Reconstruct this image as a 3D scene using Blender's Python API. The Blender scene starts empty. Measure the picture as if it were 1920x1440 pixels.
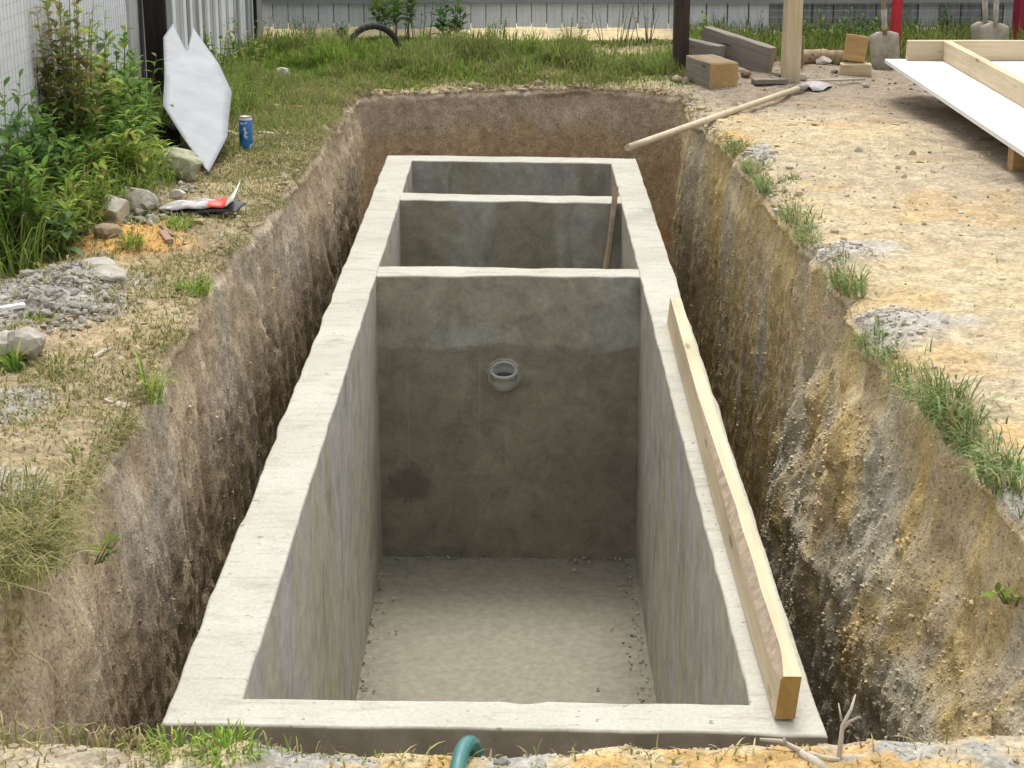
import bpy, bmesh, math, random
import numpy as np
from mathutils import Vector, Matrix, Euler

random.seed(7)
RNG = np.random.default_rng(11)
SC = bpy.context.scene
COL = SC.collection
R = math.radians

# ------------------------------------------------------------------ camera
F_PX, CAM_H, PITCH = 3400.0, 1.57, R(17.35)
YAW = math.atan(20.0 * math.cos(PITCH) / F_PX)
cd = bpy.data.cameras.new('camera')
cd.sensor_width = 36.0
cd.sensor_fit = 'HORIZONTAL'
cd.lens = 36.0 * F_PX / 1920.0
cd.clip_start = 0.1
cd.clip_end = 1000.0
cam = bpy.data.objects.new('camera', cd)
cam.location = (0, 0, CAM_H)
cam.rotation_euler = (R(90) - PITCH, 0, YAW)
COL.objects.link(cam)
SC.camera = cam

# ------------------------------------------------------------------ sky, sun, exposure
SUN_DIR = Vector((0.03, 0.42, 0.90)).normalized()      # towards the sun, behind thin cloud
elev = math.asin(SUN_DIR.z)
world = bpy.data.worlds.new('World')
SC.world = world
world.use_nodes = True
wn = world.node_tree
wn.nodes.clear()
sky = wn.nodes.new('ShaderNodeTexSky')
sky.sky_type = 'NISHITA'
sky.sun_disc = False
sky.sun_elevation = elev
sky.sun_rotation = math.atan2(SUN_DIR.x, SUN_DIR.y)
sky.air_density = 1.0
sky.dust_density = 4.0
hsv = wn.nodes.new('ShaderNodeHueSaturation')           # a veil of cloud: the same sky, nearly colourless
hsv.inputs['Saturation'].default_value = 0.10
bg = wn.nodes.new('ShaderNodeBackground')
bg.inputs['Strength'].default_value = 0.15
wo = wn.nodes.new('ShaderNodeOutputWorld')
wn.links.new(sky.outputs[0], hsv.inputs['Color'])
wn.links.new(hsv.outputs[0], bg.inputs['Color'])
wn.links.new(bg.outputs[0], wo.inputs['Surface'])
sd = bpy.data.lights.new('sun', 'SUN')
sd.energy = 0.85
sd.angle = R(18)
sd.color = (1.0, 0.955, 0.88)
sun = bpy.data.objects.new('sun', sd)
sun.rotation_euler = (-SUN_DIR).to_track_quat('-Z', 'Y').to_euler()
sun.location = (3, 4, 9)
COL.objects.link(sun)
SC.view_settings.view_transform = 'Standard'
SC.view_settings.look = 'None'
SC.view_settings.exposure = 0.90
SC.view_settings.gamma = 1.0
SC.view_settings.use_curve_mapping = False
SC.cycles.max_bounces = 8
SC.cycles.caustics_reflective = False
SC.cycles.caustics_refractive = False

# ------------------------------------------------------------------ numpy helpers
_C1, _C2, _C3 = np.uint32(374761393), np.uint32(668265263), np.uint32(1274126177)
def _h(n):
    n = (n ^ (n >> np.uint32(13))) * np.uint32(1103515245) + np.uint32(12345)
    n = (n ^ (n >> np.uint32(15))) * _C2
    return ((n ^ (n >> np.uint32(16))) & np.uint32(0xFFFF)).astype(np.float32) * np.float32(1 / 65535.0)

def vnoise(x, y, z):
    shp = np.broadcast(x, y, z).shape
    x, y, z = (np.atleast_1d(np.asarray(v, float)) for v in (x, y, z))
    fx, fy, fz = np.floor(x), np.floor(y), np.floor(z)
    u, v, w = ((a - f).astype(np.float32) for a, f in ((x, fx), (y, fy), (z, fz)))
    u, v, w = u * u * (3 - 2 * u), v * v * (3 - 2 * v), w * w * (3 - 2 * w)
    hx = fx.astype(np.int64).astype(np.uint32) * _C1
    hy = fy.astype(np.int64).astype(np.uint32) * _C2
    hz = fz.astype(np.int64).astype(np.uint32) * _C3
    def row(b, c):
        k = (hy + _C2 if b else hy) + (hz + _C3 if c else hz)
        p = _h(hx + k)
        return p + (_h(hx + _C1 + k) - p) * u
    def plane(c):
        p = row(0, c)
        return p + (row(1, c) - p) * v
    p = plane(0)
    return np.reshape(np.broadcast_to(p + (plane(1) - p) * w, shp if shp else (1,)), shp).astype(float)

def fbm(x, y, z, octaves=4, seed=0.0):
    """0..1, mean about 0.5"""
    s, a, t, f = 0.0, 1.0, 0.0, 1.0
    for k in range(octaves):
        s = s + a * vnoise(np.asarray(x) * f + 17.3 * k + seed, np.asarray(y) * f + 31.7 * k + seed * 1.7, np.asarray(z) * f + 5.1 * k)
        t += a
        a *= 0.5
        f *= 2.03
    return s / t

def sm(a, b, x):
    t = np.clip((np.asarray(x, float) - a) / (b - a), 0, 1)
    return t * t * (3 - 2 * t)

def lerp(a, b, t):
    t = np.asarray(t)[..., None]
    return np.asarray(a) * (1 - t) + np.asarray(b) * t

# pixel of the 1920 x 1440 photograph -> point of the place at height z (or at depth y)
def U(px, py, z=0.0, y=None):
    a, b = (px - 960) / F_PX, -(py - 720) / F_PX
    d = (a, math.cos(PITCH) + b * math.sin(PITCH), -math.sin(PITCH) + b * math.cos(PITCH))
    c, s = math.cos(YAW), math.sin(YAW)
    d = (d[0] * c - d[1] * s, d[0] * s + d[1] * c, d[2])
    t = (z - CAM_H) / d[2] if y is None else y / d[1]
    return Vector((d[0] * t, d[1] * t, CAM_H + d[2] * t))

# ------------------------------------------------------------------ object helpers
def np_mesh(name, V, faces, cols=None, smooth=False, mat_idx=None):
    """faces: list of (M,k) int arrays"""
    me = bpy.data.meshes.new(name)
    V = np.asarray(V, np.float32)
    faces = [np.asarray(f, np.int32) for f in faces if len(f)]
    me.vertices.add(len(V))
    me.vertices.foreach_set('co', V.ravel())
    loops = np.concatenate([f.ravel() for f in faces])
    tot = np.concatenate([np.full(len(f), f.shape[1], np.int32) for f in faces])
    st = np.concatenate([[0], np.cumsum(tot)[:-1]]).astype(np.int32)
    me.loops.add(len(loops))
    me.loops.foreach_set('vertex_index', loops)
    me.polygons.add(len(tot))
    me.polygons.foreach_set('loop_start', st)
    me.polygons.foreach_set('loop_total', tot)
    if mat_idx is not None:
        me.polygons.foreach_set('material_index', np.asarray(mat_idx, np.int32))
    me.polygons.foreach_set('use_smooth', np.full(len(tot), bool(smooth)))
    me.update(calc_edges=True)
    if cols is not None:
        ca = me.color_attributes.new('col', 'FLOAT_COLOR', 'POINT')
        c = np.ones((len(V), 4), np.float32)
        c[:, :3] = cols
        ca.data.foreach_set('color', c.ravel())
    return me

def link(name, me, mats=None, parent=None, loc=None, rot=None):
    o = bpy.data.objects.new(name, me)
    COL.objects.link(o)
    if mats is not None and me is not None and len(me.materials) == 0:
        for m in (mats if isinstance(mats, (list, tuple)) else [mats]):
            me.materials.append(m)
    if loc is not None:
        o.location = loc
    if rot is not None:
        o.rotation_euler = rot
    if parent is not None:
        o.parent = parent
    return o

def tag(o, label, cat, group=None, kind=None):
    o['label'] = label
    o['category'] = cat
    if group:
        o['group'] = group
    if kind:
        o['kind'] = kind
    return o

def struct(o):
    o['kind'] = 'structure'
    return o

def thing(name, label, cat, loc=(0, 0, 0), rot=(0, 0, 0), group=None):
    o = bpy.data.objects.new(name, None)
    o.empty_display_size = 0.1
    o.location = loc
    o.rotation_euler = rot
    COL.objects.link(o)
    return tag(o, label, cat, group)

def box_mesh(name, sx, sy, sz, bevel=0.004, jitter=0.0, seed=0, cuts=0, base=False):
    """box with its long axis along x; base=True puts its bottom at z=0"""
    rnd = random.Random(seed)
    bm = bmesh.new()
    bmesh.ops.create_cube(bm, size=1.0)
    bmesh.ops.scale(bm, vec=(sx, sy, sz), verts=bm.verts)
    if bevel > 0:
        bmesh.ops.bevel(bm, geom=list(bm.edges), offset=bevel, segments=2, affect='EDGES', profile=0.6)
    if cuts:
        ed = [e for e in bm.edges if abs((e.verts[0].co - e.verts[1].co).x) > sx * 0.6]
        bmesh.ops.subdivide_edges(bm, edges=ed, cuts=cuts, use_grid_fill=True)
    if jitter:
        for v in bm.verts:
            v.co += Vector((rnd.uniform(-1, 1), rnd.uniform(-1, 1), rnd.uniform(-1, 1))) * jitter
    if base:
        bmesh.ops.translate(bm, vec=(0, 0, sz / 2), verts=bm.verts)
    me = bpy.data.meshes.new(name)
    bm.to_mesh(me)
    bm.free()
    return me

def tube_mesh(name, pts, rad, seg=10, cap=True, flat=1.0, smooth=True):
    P = [Vector(p) for p in pts]
    if not hasattr(rad, '__len__'):
        rad = [rad] * len(P)
    V, Q = [], []
    up = Vector((0, 0, 1))
    prev = None
    for i, p in enumerate(P):
        t = (P[min(i + 1, len(P) - 1)] - P[max(i - 1, 0)]).normalized()
        n = prev - t * prev.dot(t) if prev is not None else (up.cross(t) if abs(t.z) < 0.95 else Vector((1, 0, 0)).cross(t))
        n.normalize()
        prev = n
        b = t.cross(n)
        for k in range(seg):
            a = 2 * math.pi * k / seg
            V.append(p + n * math.cos(a) * rad[i] + b * math.sin(a) * rad[i] * flat)
    for i in range(len(P) - 1):
        for k in range(seg):
            Q.append((i * seg + k, i * seg + (k + 1) % seg, (i + 1) * seg + (k + 1) % seg, (i + 1) * seg + k))
    me = bpy.data.meshes.new(name)
    fs = list(Q)
    if cap:
        fs.append(tuple(range(seg - 1, -1, -1)))
        fs.append(tuple((len(P) - 1) * seg + k for k in range(seg)))
    me.from_pydata([tuple(v) for v in V], [], fs)
    if smooth:
        me.polygons.foreach_set('use_smooth', [len(f) == 4 for f in fs])
    me.update()
    return me

def lathe_mesh(name, prof, seg=24):
    V, Q = [], []
    for (r, z) in prof:
        for k in range(seg):
            a = 2 * math.pi * k / seg
            V.append((r * math.cos(a), r * math.sin(a), z))
    for i in range(len(prof) - 1):
        for k in range(seg):
            Q.append((i * seg + k, i * seg + (k + 1) % seg, (i + 1) * seg + (k + 1) % seg, (i + 1) * seg + k))
    me = bpy.data.meshes.new(name)
    me.from_pydata(V, [], Q)
    me.polygons.foreach_set('use_smooth', [True] * len(Q))
    me.update()
    return me

def rock_mesh(name, sx, sy, sz, seed=0, rough=0.35, sub=2, cuts=5):
    bm = bmesh.new()
    bmesh.ops.create_icosphere(bm, subdivisions=sub, radius=1.0)
    rnd = random.Random(seed)
    planes = []
    for k in range(cuts):
        n = Vector((rnd.gauss(0, 1), rnd.gauss(0, 1), rnd.gauss(0, 1))).normalized()
        planes.append((n, rnd.uniform(0.55, 0.85)))
    co = np.array([v.co[:] for v in bm.verts])
    nz = fbm(co[:, 0] * 1.6 + seed * 3.1, co[:, 1] * 1.6, co[:, 2] * 1.6, 4) - 0.5
    for v, k in zip(bm.verts, nz):
        c = v.co * (1 + rough * 2 * float(k))
        for n, d in planes:
            e = c.dot(n) - d
            if e > 0:
                c -= n * e * 0.9
        v.co = Vector((c.x * sx, c.y * sy, c.z * sz))
    me = bpy.data.meshes.new(name)
    bm.to_mesh(me)
    bm.free()
    return me

# ------------------------------------------------------------------ material helpers
class NT:
    def __init__(s, name):
        s.m = bpy.data.materials.new(name)
        s.m.use_nodes = True
        s.t = s.m.node_tree
        s.b = s.t.nodes['Principled BSDF']
        s.tc = s.t.nodes.new('ShaderNodeTexCoord')
    def L(s, a, b):
        s.t.links.new(a, b)
    def map(s, scale=(1, 1, 1), src='Object', loc=(0, 0, 0)):
        n = s.t.nodes.new('ShaderNodeMapping')
        n.inputs['Scale'].default_value = scale
        n.inputs['Location'].default_value = loc
        s.L(s.tc.outputs[src], n.inputs['Vector'])
        return n.outputs[0]
    def noise(s, vec, scale=5, detail=5, rough=0.55, dist=0.0):
        n = s.t.nodes.new('ShaderNodeTexNoise')
        n.inputs['Scale'].default_value = scale
        n.inputs['Detail'].default_value = detail
        n.inputs['Roughness'].default_value = rough
        n.inputs['Distortion'].default_value = dist
        s.L(vec, n.inputs['Vector'])
        return n.outputs[0]
    def ramp(s, fac, stops):
        n = s.t.nodes.new('ShaderNodeValToRGB')
        e = n.color_ramp.elements
        while len(e) < len(stops):
            e.new(0.5)
        for k, (p, c) in enumerate(stops):
            e[k].position = p
            e[k].color = (c, c, c, 1) if not hasattr(c, '__len__') else (*c, 1)
        s.L(fac, n.inputs[0])
        return n.outputs[0]
    def mix(s, fac, a, b, mode='MIX'):
        n = s.t.nodes.new('ShaderNodeMix')
        n.data_type = 'RGBA'
        n.blend_type = mode
        for sock, val in ((n.inputs[0], fac), (n.inputs[6], a), (n.inputs[7], b)):
            if isinstance(val, (int, float)):
                sock.default_value = val if sock == n.inputs[0] else (val, val, val, 1)
            elif isinstance(val, (tuple, list)):
                sock.default_value = (*val, 1)
            else:
                s.L(val, sock)
        return n.outputs[2]
    def math(s, op, a, b):
        n = s.t.nodes.new('ShaderNodeMath')
        n.operation = op
        for k, v in enumerate((a, b)):
            if isinstance(v, (int, float)):
                n.inputs[k].default_value = v
            else:
                s.L(v, n.inputs[k])
        return n.outputs[0]
    def sep(s, vec):
        n = s.t.nodes.new('ShaderNodeSeparateXYZ')
        s.L(vec, n.inputs[0])
        return n.outputs
    def bump(s, h, strength=0.4, dist=0.01):
        n = s.t.nodes.new('ShaderNodeBump')
        n.inputs['Strength'].default_value = strength
        n.inputs['Distance'].default_value = dist
        s.L(h, n.inputs['Height'])
        s.L(n.outputs[0], s.b.inputs['Normal'])
    def attr(s, name='col'):
        n = s.t.nodes.new('ShaderNodeAttribute')
        n.attribute_name = name
        return n.outputs['Color']
    def objrand(s):
        return s.t.nodes.new('ShaderNodeObjectInfo').outputs['Random']
    def fin(s, color, rough=0.85, spec=0.25, metal=0.0):
        if isinstance(color, tuple):
            s.b.inputs['Base Color'].default_value = (*color, 1)
        else:
            s.L(color, s.b.inputs['Base Color'])
        if isinstance(rough, (int, float)):
            s.b.inputs['Roughness'].default_value = rough
        else:
            s.L(rough, s.b.inputs['Roughness'])
        s.b.inputs['Specular IOR Level'].default_value = spec
        s.b.inputs['Metallic'].default_value = metal
        return s.m

def m_soil(name, fine=70, bump=0.6):
    n = NT(name)
    v = n.map()
    a = n.noise(v, fine, 4, 0.7)
    b = n.noise(v, fine * 0.22, 4, 0.6)
    f2 = n.mix(1.0, n.ramp(a, [(0.28, 0.58), (0.72, 1.38)]), n.ramp(b, [(0.3, 0.78), (0.7, 1.2)]), 'MULTIPLY')
    c = n.mix(1.0, n.attr(), f2, 'MULTIPLY')
    n.bump(n.mix(0.5, a, b), bump, 0.02)
    return n.fin(c, 0.95, 0.12)

def m_plain(name, color, rough=0.8, spec=0.25, metal=0.0, var=0.25, scale=12, bump=0.15, src='Object'):
    n = NT(name)
    v = n.map(src=src)
    a = n.noise(v, scale, 6, 0.6)
    c = n.mix(1.0, color, n.ramp(a, [(0.3, 1 - var), (0.7, 1 + var)]), 'MULTIPLY')
    n.bump(a, bump, 0.01)
    return n.fin(c, rough, spec, metal)

def m_attr(name, rough=0.7, spec=0.25, trans=0.0):
    n = NT(name)
    a = n.attr()
    m = n.fin(a, rough, spec)
    if trans:
        t = n.t.nodes.new('ShaderNodeBsdfTranslucent')
        n.L(a, t.inputs['Color'])
        ms = n.t.nodes.new('ShaderNodeMixShader')
        ms.inputs[0].default_value = trans
        n.L(n.b.outputs[0], ms.inputs[1])
        n.L(t.outputs[0], ms.inputs[2])
        n.L(ms.outputs[0], n.t.nodes['Material Output'].inputs['Surface'])
    return m

def m_wood(name, light, dark, grey=0.0, grain=1.0, knots=True):
    n = NT(name)
    r = n.objrand()
    cmb = n.t.nodes.new('ShaderNodeCombineXYZ')
    n.L(n.math('MULTIPLY', r, 31.0), cmb.inputs[0])
    n.L(n.math('MULTIPLY', r, 17.0), cmb.inputs[1])
    va = n.t.nodes.new('ShaderNodeVectorMath')
    va.operation = 'ADD'
    n.L(n.map((0.9, 16, 16)), va.inputs[0])
    n.L(cmb.outputs[0], va.inputs[1])
    g = n.noise(va.outputs[0], 2.2 * grain, 7, 0.65, 0.6)
    v2 = n.map((1.2, 2.5, 2.5), loc=(3, 1, 2))
    big = n.noise(v2, 2.0, 4, 0.5)
    c = n.mix(n.ramp(g, [(0.32, 0.0), (0.68, 1.0)]), dark, light)
    c = n.mix(n.ramp(big, [(0.42, 0.0), (0.75, 0.55)]), c, tuple(0.55 * a + 0.1 * grey for a in light))
    if knots:
        k = n.t.nodes.new('ShaderNodeTexVoronoi')
        k.inputs['Scale'].default_value = 1.0
        n.L(n.map((2.2, 9, 9), loc=(0.4, 0.2, 0.9)), k.inputs['Vector'])
        c = n.mix(n.ramp(k.outputs['Distance'], [(0.05, 0.75), (0.13, 0.0)]), c, tuple(0.3 * a for a in dark))
    n.bump(g, 0.35, 0.004)
    return n.fin(c, 0.8, 0.2)

def m_concrete_top():
    n = NT('pale_dry_concrete')
    v = n.map()
    a = n.noise(v, 2.4, 6, 0.6)
    b = n.noise(n.map((3, 14, 3)), 1.6, 6, 0.65, 0.4)      # trowel marks across the wall
    f = n.noise(v, 90, 4, 0.7)
    c = n.mix(n.ramp(a, [(0.3, 0.0), (0.7, 1.0)]), (0.415, 0.40, 0.335), (0.495, 0.478, 0.415))
    c = n.mix(n.ramp(b, [(0.52, 0.0), (0.68, 0.65)]), c, (0.315, 0.295, 0.235))
    blot = n.noise(n.map(loc=(4, 2, 0)), 7.0, 5, 0.7)
    c = n.mix(n.ramp(blot, [(0.55, 0.0), (0.70, 0.6)]), c, (0.33, 0.305, 0.24))
    pit = n.noise(n.map(loc=(9, 3, 1)), 38, 2, 0.5)
    c = n.mix(n.ramp(pit, [(0.69, 0.0), (0.74, 0.7)]), c, (0.2, 0.17, 0.12))
    c = n.mix(1.0, c, n.ramp(f, [(0.3, 0.86), (0.7, 1.1)]), 'MULTIPLY')
    n.bump(n.mix(0.5, n.mix(0.5, f, b), pit), 0.35, 0.006)
    return n.fin(c, 0.9, 0.2)

def m_plaster(name, ca, cb, streak, lav, wet=None):
    """rendered wall with vertical float marks; wet=(height, colour) draws the tide mark of the damp lower part"""
    n = NT(name)
    v = n.map()
    st = n.noise(n.map((5, 5, 1.5)), 1.1, 4, 0.55, 0.8)
    st2 = n.noise(n.map((3.0, 3.0, 0.8), loc=(3, 7, 1)), 1.3, 3, 0.5, 0.6)
    big = n.noise(v, 1.7, 4, 0.6)
    f = n.noise(v, 55, 3, 0.7)
    c = n.mix(n.ramp(big, [(0.35, 0.0), (0.65, 1.0)]), ca, cb)
    c = n.mix(n.ramp(st2, [(0.47, 0.0), (0.60, 0.85)]), c, lav)
    c = n.mix(n.ramp(st, [(0.57, 0.0), (0.71, 0.7)]), c, streak)
    if wet:
        z = n.sep(n.tc.outputs['Object'])[2]
        wob = n.noise(n.map((2.5, 2.5, 6)), 1.6, 5, 0.6)
        h = n.math('ADD', z, n.math('MULTIPLY', n.math('SUBTRACT', wob, 0.5), 0.16))
        fac = n.ramp(n.math('ADD', n.math('MULTIPLY', n.math('SUBTRACT', h, wet[0]), 6.0), 0.5), [(0.40, 1.0), (0.56, 0.0)])
        wcol = n.mix(n.ramp(n.noise(n.map(loc=(1, 1, 5)), 2.6, 6, 0.6), [(0.35, 0.0), (0.7, 1.0)]), wet[1], wet[2])
        c = n.mix(fac, c, wcol)
        eff = n.noise(n.map(loc=(6, 2, 3)), 4.2, 7, 0.7)
        c = n.mix(n.ramp(n.math('MULTIPLY', eff, n.math('SUBTRACT', 1.0, n.math('MULTIPLY', fac, 0.25))), [(0.53, 0.0), (0.66, 0.6)]), c, (0.44, 0.43, 0.405))
    mo = n.noise(n.map(loc=(8, 1, 2)), 8.0, 5, 0.68, 0.6)
    c = n.mix(1.0, c, n.ramp(mo, [(0.30, 0.74), (0.50, 1.0), (0.70, 1.24)]), 'MULTIPLY')
    if wet:
        ds = n.t.nodes.new('ShaderNodeVectorMath')
        ds.operation = 'DISTANCE'
        ds.inputs[1].default_value = (-0.51, 7.87, -1.37)
        n.L(n.map(), ds.inputs[0])
        dd = n.math('ADD', ds.outputs['Value'], n.math('MULTIPLY', n.math('SUBTRACT', mo, 0.5), 0.25))
        c = n.mix(n.ramp(dd, [(0.07, 0.6), (0.12, 0.0)]), c, (0.12, 0.11, 0.10))
        dr = n.noise(n.map((40, 40, 0.5), loc=(1, 9, 4)), 1.0, 2, 0.5)
        c = n.mix(n.ramp(dr, [(0.70, 0.0), (0.73, 0.35)]), c, (0.40, 0.375, 0.29))
    sc = n.noise(n.map((4, 4, 30), loc=(2, 5, 1)), 3.0, 3, 0.5, 1.2)
    c = n.mix(n.ramp(sc, [(0.70, 0.0), (0.74, 0.35)]), c, (0.45, 0.43, 0.36))
    c = n.mix(1.0, c, n.ramp(f, [(0.3, 0.88), (0.7, 1.1)]), 'MULTIPLY')
    n.bump(n.mix(0.5, f, st), 0.25, 0.006)
    return n.fin(c, n.ramp(big, [(0.3, 0.62), (0.7, 0.85)]), 0.3)

M_GROUND = m_soil('yard_soil', 60, 0.7)
def m_pit():
    n = NT('pit_soil')
    a = n.noise(n.map((1, 1, 0.85)), 85, 4, 0.78)
    b = n.noise(n.map((1, 1, 0.55)), 15, 4, 0.65)
    p = n.noise(n.map((1, 1, 0.9), loc=(5, 2, 9)), 105, 2, 0.6)
    q = n.noise(n.map(loc=(2, 8, 4)), 85, 2, 0.5)
    f = n.mix(1.0, n.ramp(a, [(0.28, 0.66), (0.72, 1.30)]), n.ramp(b, [(0.3, 0.88), (0.7, 1.12)]), 'MULTIPLY')
    f = n.mix(1.0, f, n.ramp(p, [(0.34, 0.55), (0.44, 1.0)]), 'MULTIPLY')       # crumb holes
    c = n.mix(1.0, n.attr(), f, 'MULTIPLY')
    c = n.mix(n.ramp(q, [(0.64, 0.0), (0.72, 0.5)]), c, (0.50, 0.44, 0.34))      # grit
    n.bump(n.mix(0.5, n.mix(0.5, a, p), b), 1.0, 0.02)
    return n.fin(c, 0.95, 0.1)
M_PIT = m_pit()
M_TOP = m_concrete_top()
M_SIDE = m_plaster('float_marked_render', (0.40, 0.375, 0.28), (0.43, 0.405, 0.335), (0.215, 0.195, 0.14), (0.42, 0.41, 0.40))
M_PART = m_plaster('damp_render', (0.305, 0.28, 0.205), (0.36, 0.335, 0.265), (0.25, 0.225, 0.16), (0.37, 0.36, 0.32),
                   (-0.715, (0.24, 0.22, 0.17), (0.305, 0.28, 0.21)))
M_PART2 = m_plaster('dark_olive_render', (0.235, 0.22, 0.17), (0.295, 0.275, 0.21), (0.175, 0.165, 0.125), (0.35, 0.34, 0.31))  # darker olive render for the second partition and the rear inner wall
M_FLOOR = m_plain('rough_floor_screed', (0.30, 0.278, 0.215), 0.9, 0.15, 0, 0.16, 30, 0.8)
M_OUTER = m_plain('raw_outer_concrete', (0.26, 0.24, 0.2), 0.9, 0.15, 0, 0.25, 10, 0.5)
M_FOLI = m_attr('leaf', 0.8, 0.12, 0.4)
M_GRASS = m_attr('grass_blade', 0.8, 0.12, 0.35)
M_CLOD = m_attr('clod', 0.95, 0.1)
M_PINE = m_wood('fresh_sawn_pine', (0.64, 0.54, 0.375), (0.52, 0.405, 0.25))
M_PINE_DARK = m_wood('yellowed_pine', (0.55, 0.38, 0.18), (0.42, 0.26, 0.10))
M_END = m_wood('pine_end_grain', (0.47, 0.30, 0.10), (0.36, 0.21, 0.06), knots=False)
M_BARK = m_plain('bark_edge', (0.38, 0.30, 0.22), 0.9, 0.1, 0, 0.3, 40, 0.25)
M_GREYWOOD = m_wood('weathered_grey_wood', (0.31, 0.275, 0.235), (0.19, 0.165, 0.14))
M_OLDWOOD = m_wood('old_brown_wood', (0.33, 0.25, 0.16), (0.2, 0.14, 0.085))
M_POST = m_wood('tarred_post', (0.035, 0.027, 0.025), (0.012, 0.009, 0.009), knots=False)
M_BROWNPOST = m_wood('dark_brown_post', (0.085, 0.065, 0.05), (0.035, 0.027, 0.022), knots=False)
M_SHEET = m_plain('grey_zinc_sheet', (0.31, 0.325, 0.34), 0.55, 0.3, 0.0, 0.14, 7, 0.02)
M_STONE = m_plain('grey_stone', (0.40, 0.37, 0.32), 0.9, 0.15, 0, 0.3, 14, 0.6)
M_PALESTONE = m_plain('pale_lime_concrete', (0.50, 0.47, 0.40), 0.9, 0.15, 0, 0.25, 14, 0.5)
M_MOSSY = m_plain('lichen_grey_concrete', (0.34, 0.34, 0.24), 0.95, 0.1, 0, 0.4, 16, 0.7)
M_WIRE = m_plain('galvanised_wire', (0.50, 0.51, 0.52), 0.5, 0.4, 0.4, 0.1)
M_RED = m_plain('red_gloss_paint', (0.50, 0.022, 0.035), 0.4, 0.45, 0, 0.12, 8, 0.03)
M_STEEL = m_plain('worn_shovel_steel', (0.37, 0.355, 0.35), 0.6, 0.35, 0.1, 0.25, 14, 0.15)
M_SPADE = m_plain('earth_stained_steel', (0.36, 0.325, 0.27), 0.7, 0.3, 0.1, 0.3, 12, 0.2)
M_WHITEPANEL = m_plain('white_laminated_panel', (0.82, 0.815, 0.80), 0.6, 0.3, 0, 0.04, 5, 0.02)
M_PVC = m_plain('grey_pvc', (0.50, 0.50, 0.48), 0.4, 0.4, 0, 0.10, 20, 0.03)
M_HOSE = m_plain('teal_hose', (0.03, 0.15, 0.145), 0.32, 0.5, 0, 0.12, 20, 0.05)
M_TYRE = m_plain('old_rubber', (0.04, 0.038, 0.032), 0.75, 0.25, 0, 0.3, 30, 0.3)
M_STICK = m_wood('dry_bleached_stick', (0.58, 0.52, 0.43), (0.42, 0.36, 0.28), knots=False)
M_BLACK = m_plain('black_plastic', (0.02, 0.02, 0.023), 0.4, 0.45, 0, 0.2)

# ------------------------------------------------------------------ the ground: one trench, one yard
PIT_CTRL = [(-1.24, 3.35), (-1.0, 3.37), (-0.55, 3.38), (-0.08, 3.355), (0.36, 3.385), (0.80, 3.40), (1.10, 3.40), (1.34, 3.42),
            (1.29, 3.80), (1.215, 4.09), (1.185, 4.35), (1.175, 4.73), (1.165, 5.13), (1.13, 5.46), (1.14, 5.98), (1.13, 6.60), (1.115, 7.14), (1.09, 7.95),
            (1.07, 9.10), (0.985, 9.95), (1.02, 11.1), (0.98, 11.52), (0.75, 11.66), (0.07, 11.86), (-0.27, 11.79), (-0.85, 11.62), (-1.04, 11.45), (-1.05, 11.1),
            (-1.03, 10.3), (-1.005, 8.92), (-1.045, 8.35), (-1.09, 7.62), (-1.10, 6.9), (-1.105, 6.3), (-1.11, 5.35),
            (-1.09, 4.82), (-1.085, 4.42), (-1.07, 3.80), (-1.10, 3.56)]

def resample(P, n):
    P = np.vstack([P, P[:1]])
    d = np.r_[0, np.cumsum(np.linalg.norm(np.diff(P, axis=0), axis=1))]
    t = np.linspace(0, d[-1], n, endpoint=False)
    return np.c_[np.interp(t, d, P[:, 0]), np.interp(t, d, P[:, 1])]

def smooth_loop(P, k):
    for _ in range(k):
        P = 0.25 * np.roll(P, 1, 0) + 0.5 * P + 0.25 * np.roll(P, -1, 0)
    return P

NU = 1700
PATH0 = smooth_loop(resample(np.array(PIT_CTRL, float), 420), 6)
PATH0 = smooth_loop(resample(PATH0, NU), 30)
tg = np.roll(PATH0, -1, 0) - np.roll(PATH0, 1, 0)
tg /= np.linalg.norm(tg, axis=1)[:, None]
NRM = np.c_[tg[:, 1], -tg[:, 0]]                     # outward (loop runs counter-clockwise)
NRM = smooth_loop(NRM, 40)
NRM /= np.linalg.norm(NRM, axis=1)[:, None]
wob = (fbm(PATH0[:, 0] * 1.8, PATH0[:, 1] * 1.8, 0.3, 3) - 0.5) * 0.10 + (fbm(PATH0[:, 0] * 7, PATH0[:, 1] * 7, 1.3, 5) - 0.5) * 0.085
frontw = sm(3.6, 3.45, PATH0[:, 1])
wob = wob * (1 - 0.4 * frontw)
RIM = PATH0 + NRM * wob[:, None]
PLY = RIM[::7]

def rim_dist(x, y):
    """signed distance to the trench edge, positive outside"""
    x = np.atleast_1d(np.asarray(x, float)).ravel()
    y = np.atleast_1d(np.asarray(y, float)).ravel()
    A = PLY
    B = np.roll(PLY, -1, 0)
    out = np.empty(len(x))
    for s in range(0, len(x), 4000):
        px, py = x[s:s + 4000, None], y[s:s + 4000, None]
        ab = B - A
        t = np.clip(((px - A[:, 0]) * ab[:, 0] + (py - A[:, 1]) * ab[:, 1]) / (ab ** 2).sum(1), 0, 1)
        dx, dy = px - A[:, 0] - t * ab[:, 0], py - A[:, 1] - t * ab[:, 1]
        d = np.sqrt((dx * dx + dy * dy).min(1))
        cr = ((A[:, 1] > py) != (B[:, 1] > py)) & (px < (B[:, 0] - A[:, 0]) * (py - A[:, 1]) / (B[:, 1] - A[:, 1] + 1e-12) + A[:, 0])
        ins = (cr.sum(1) % 2) == 1
        out[s:s + 4000] = np.where(ins, -d, d)
    return out

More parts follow.
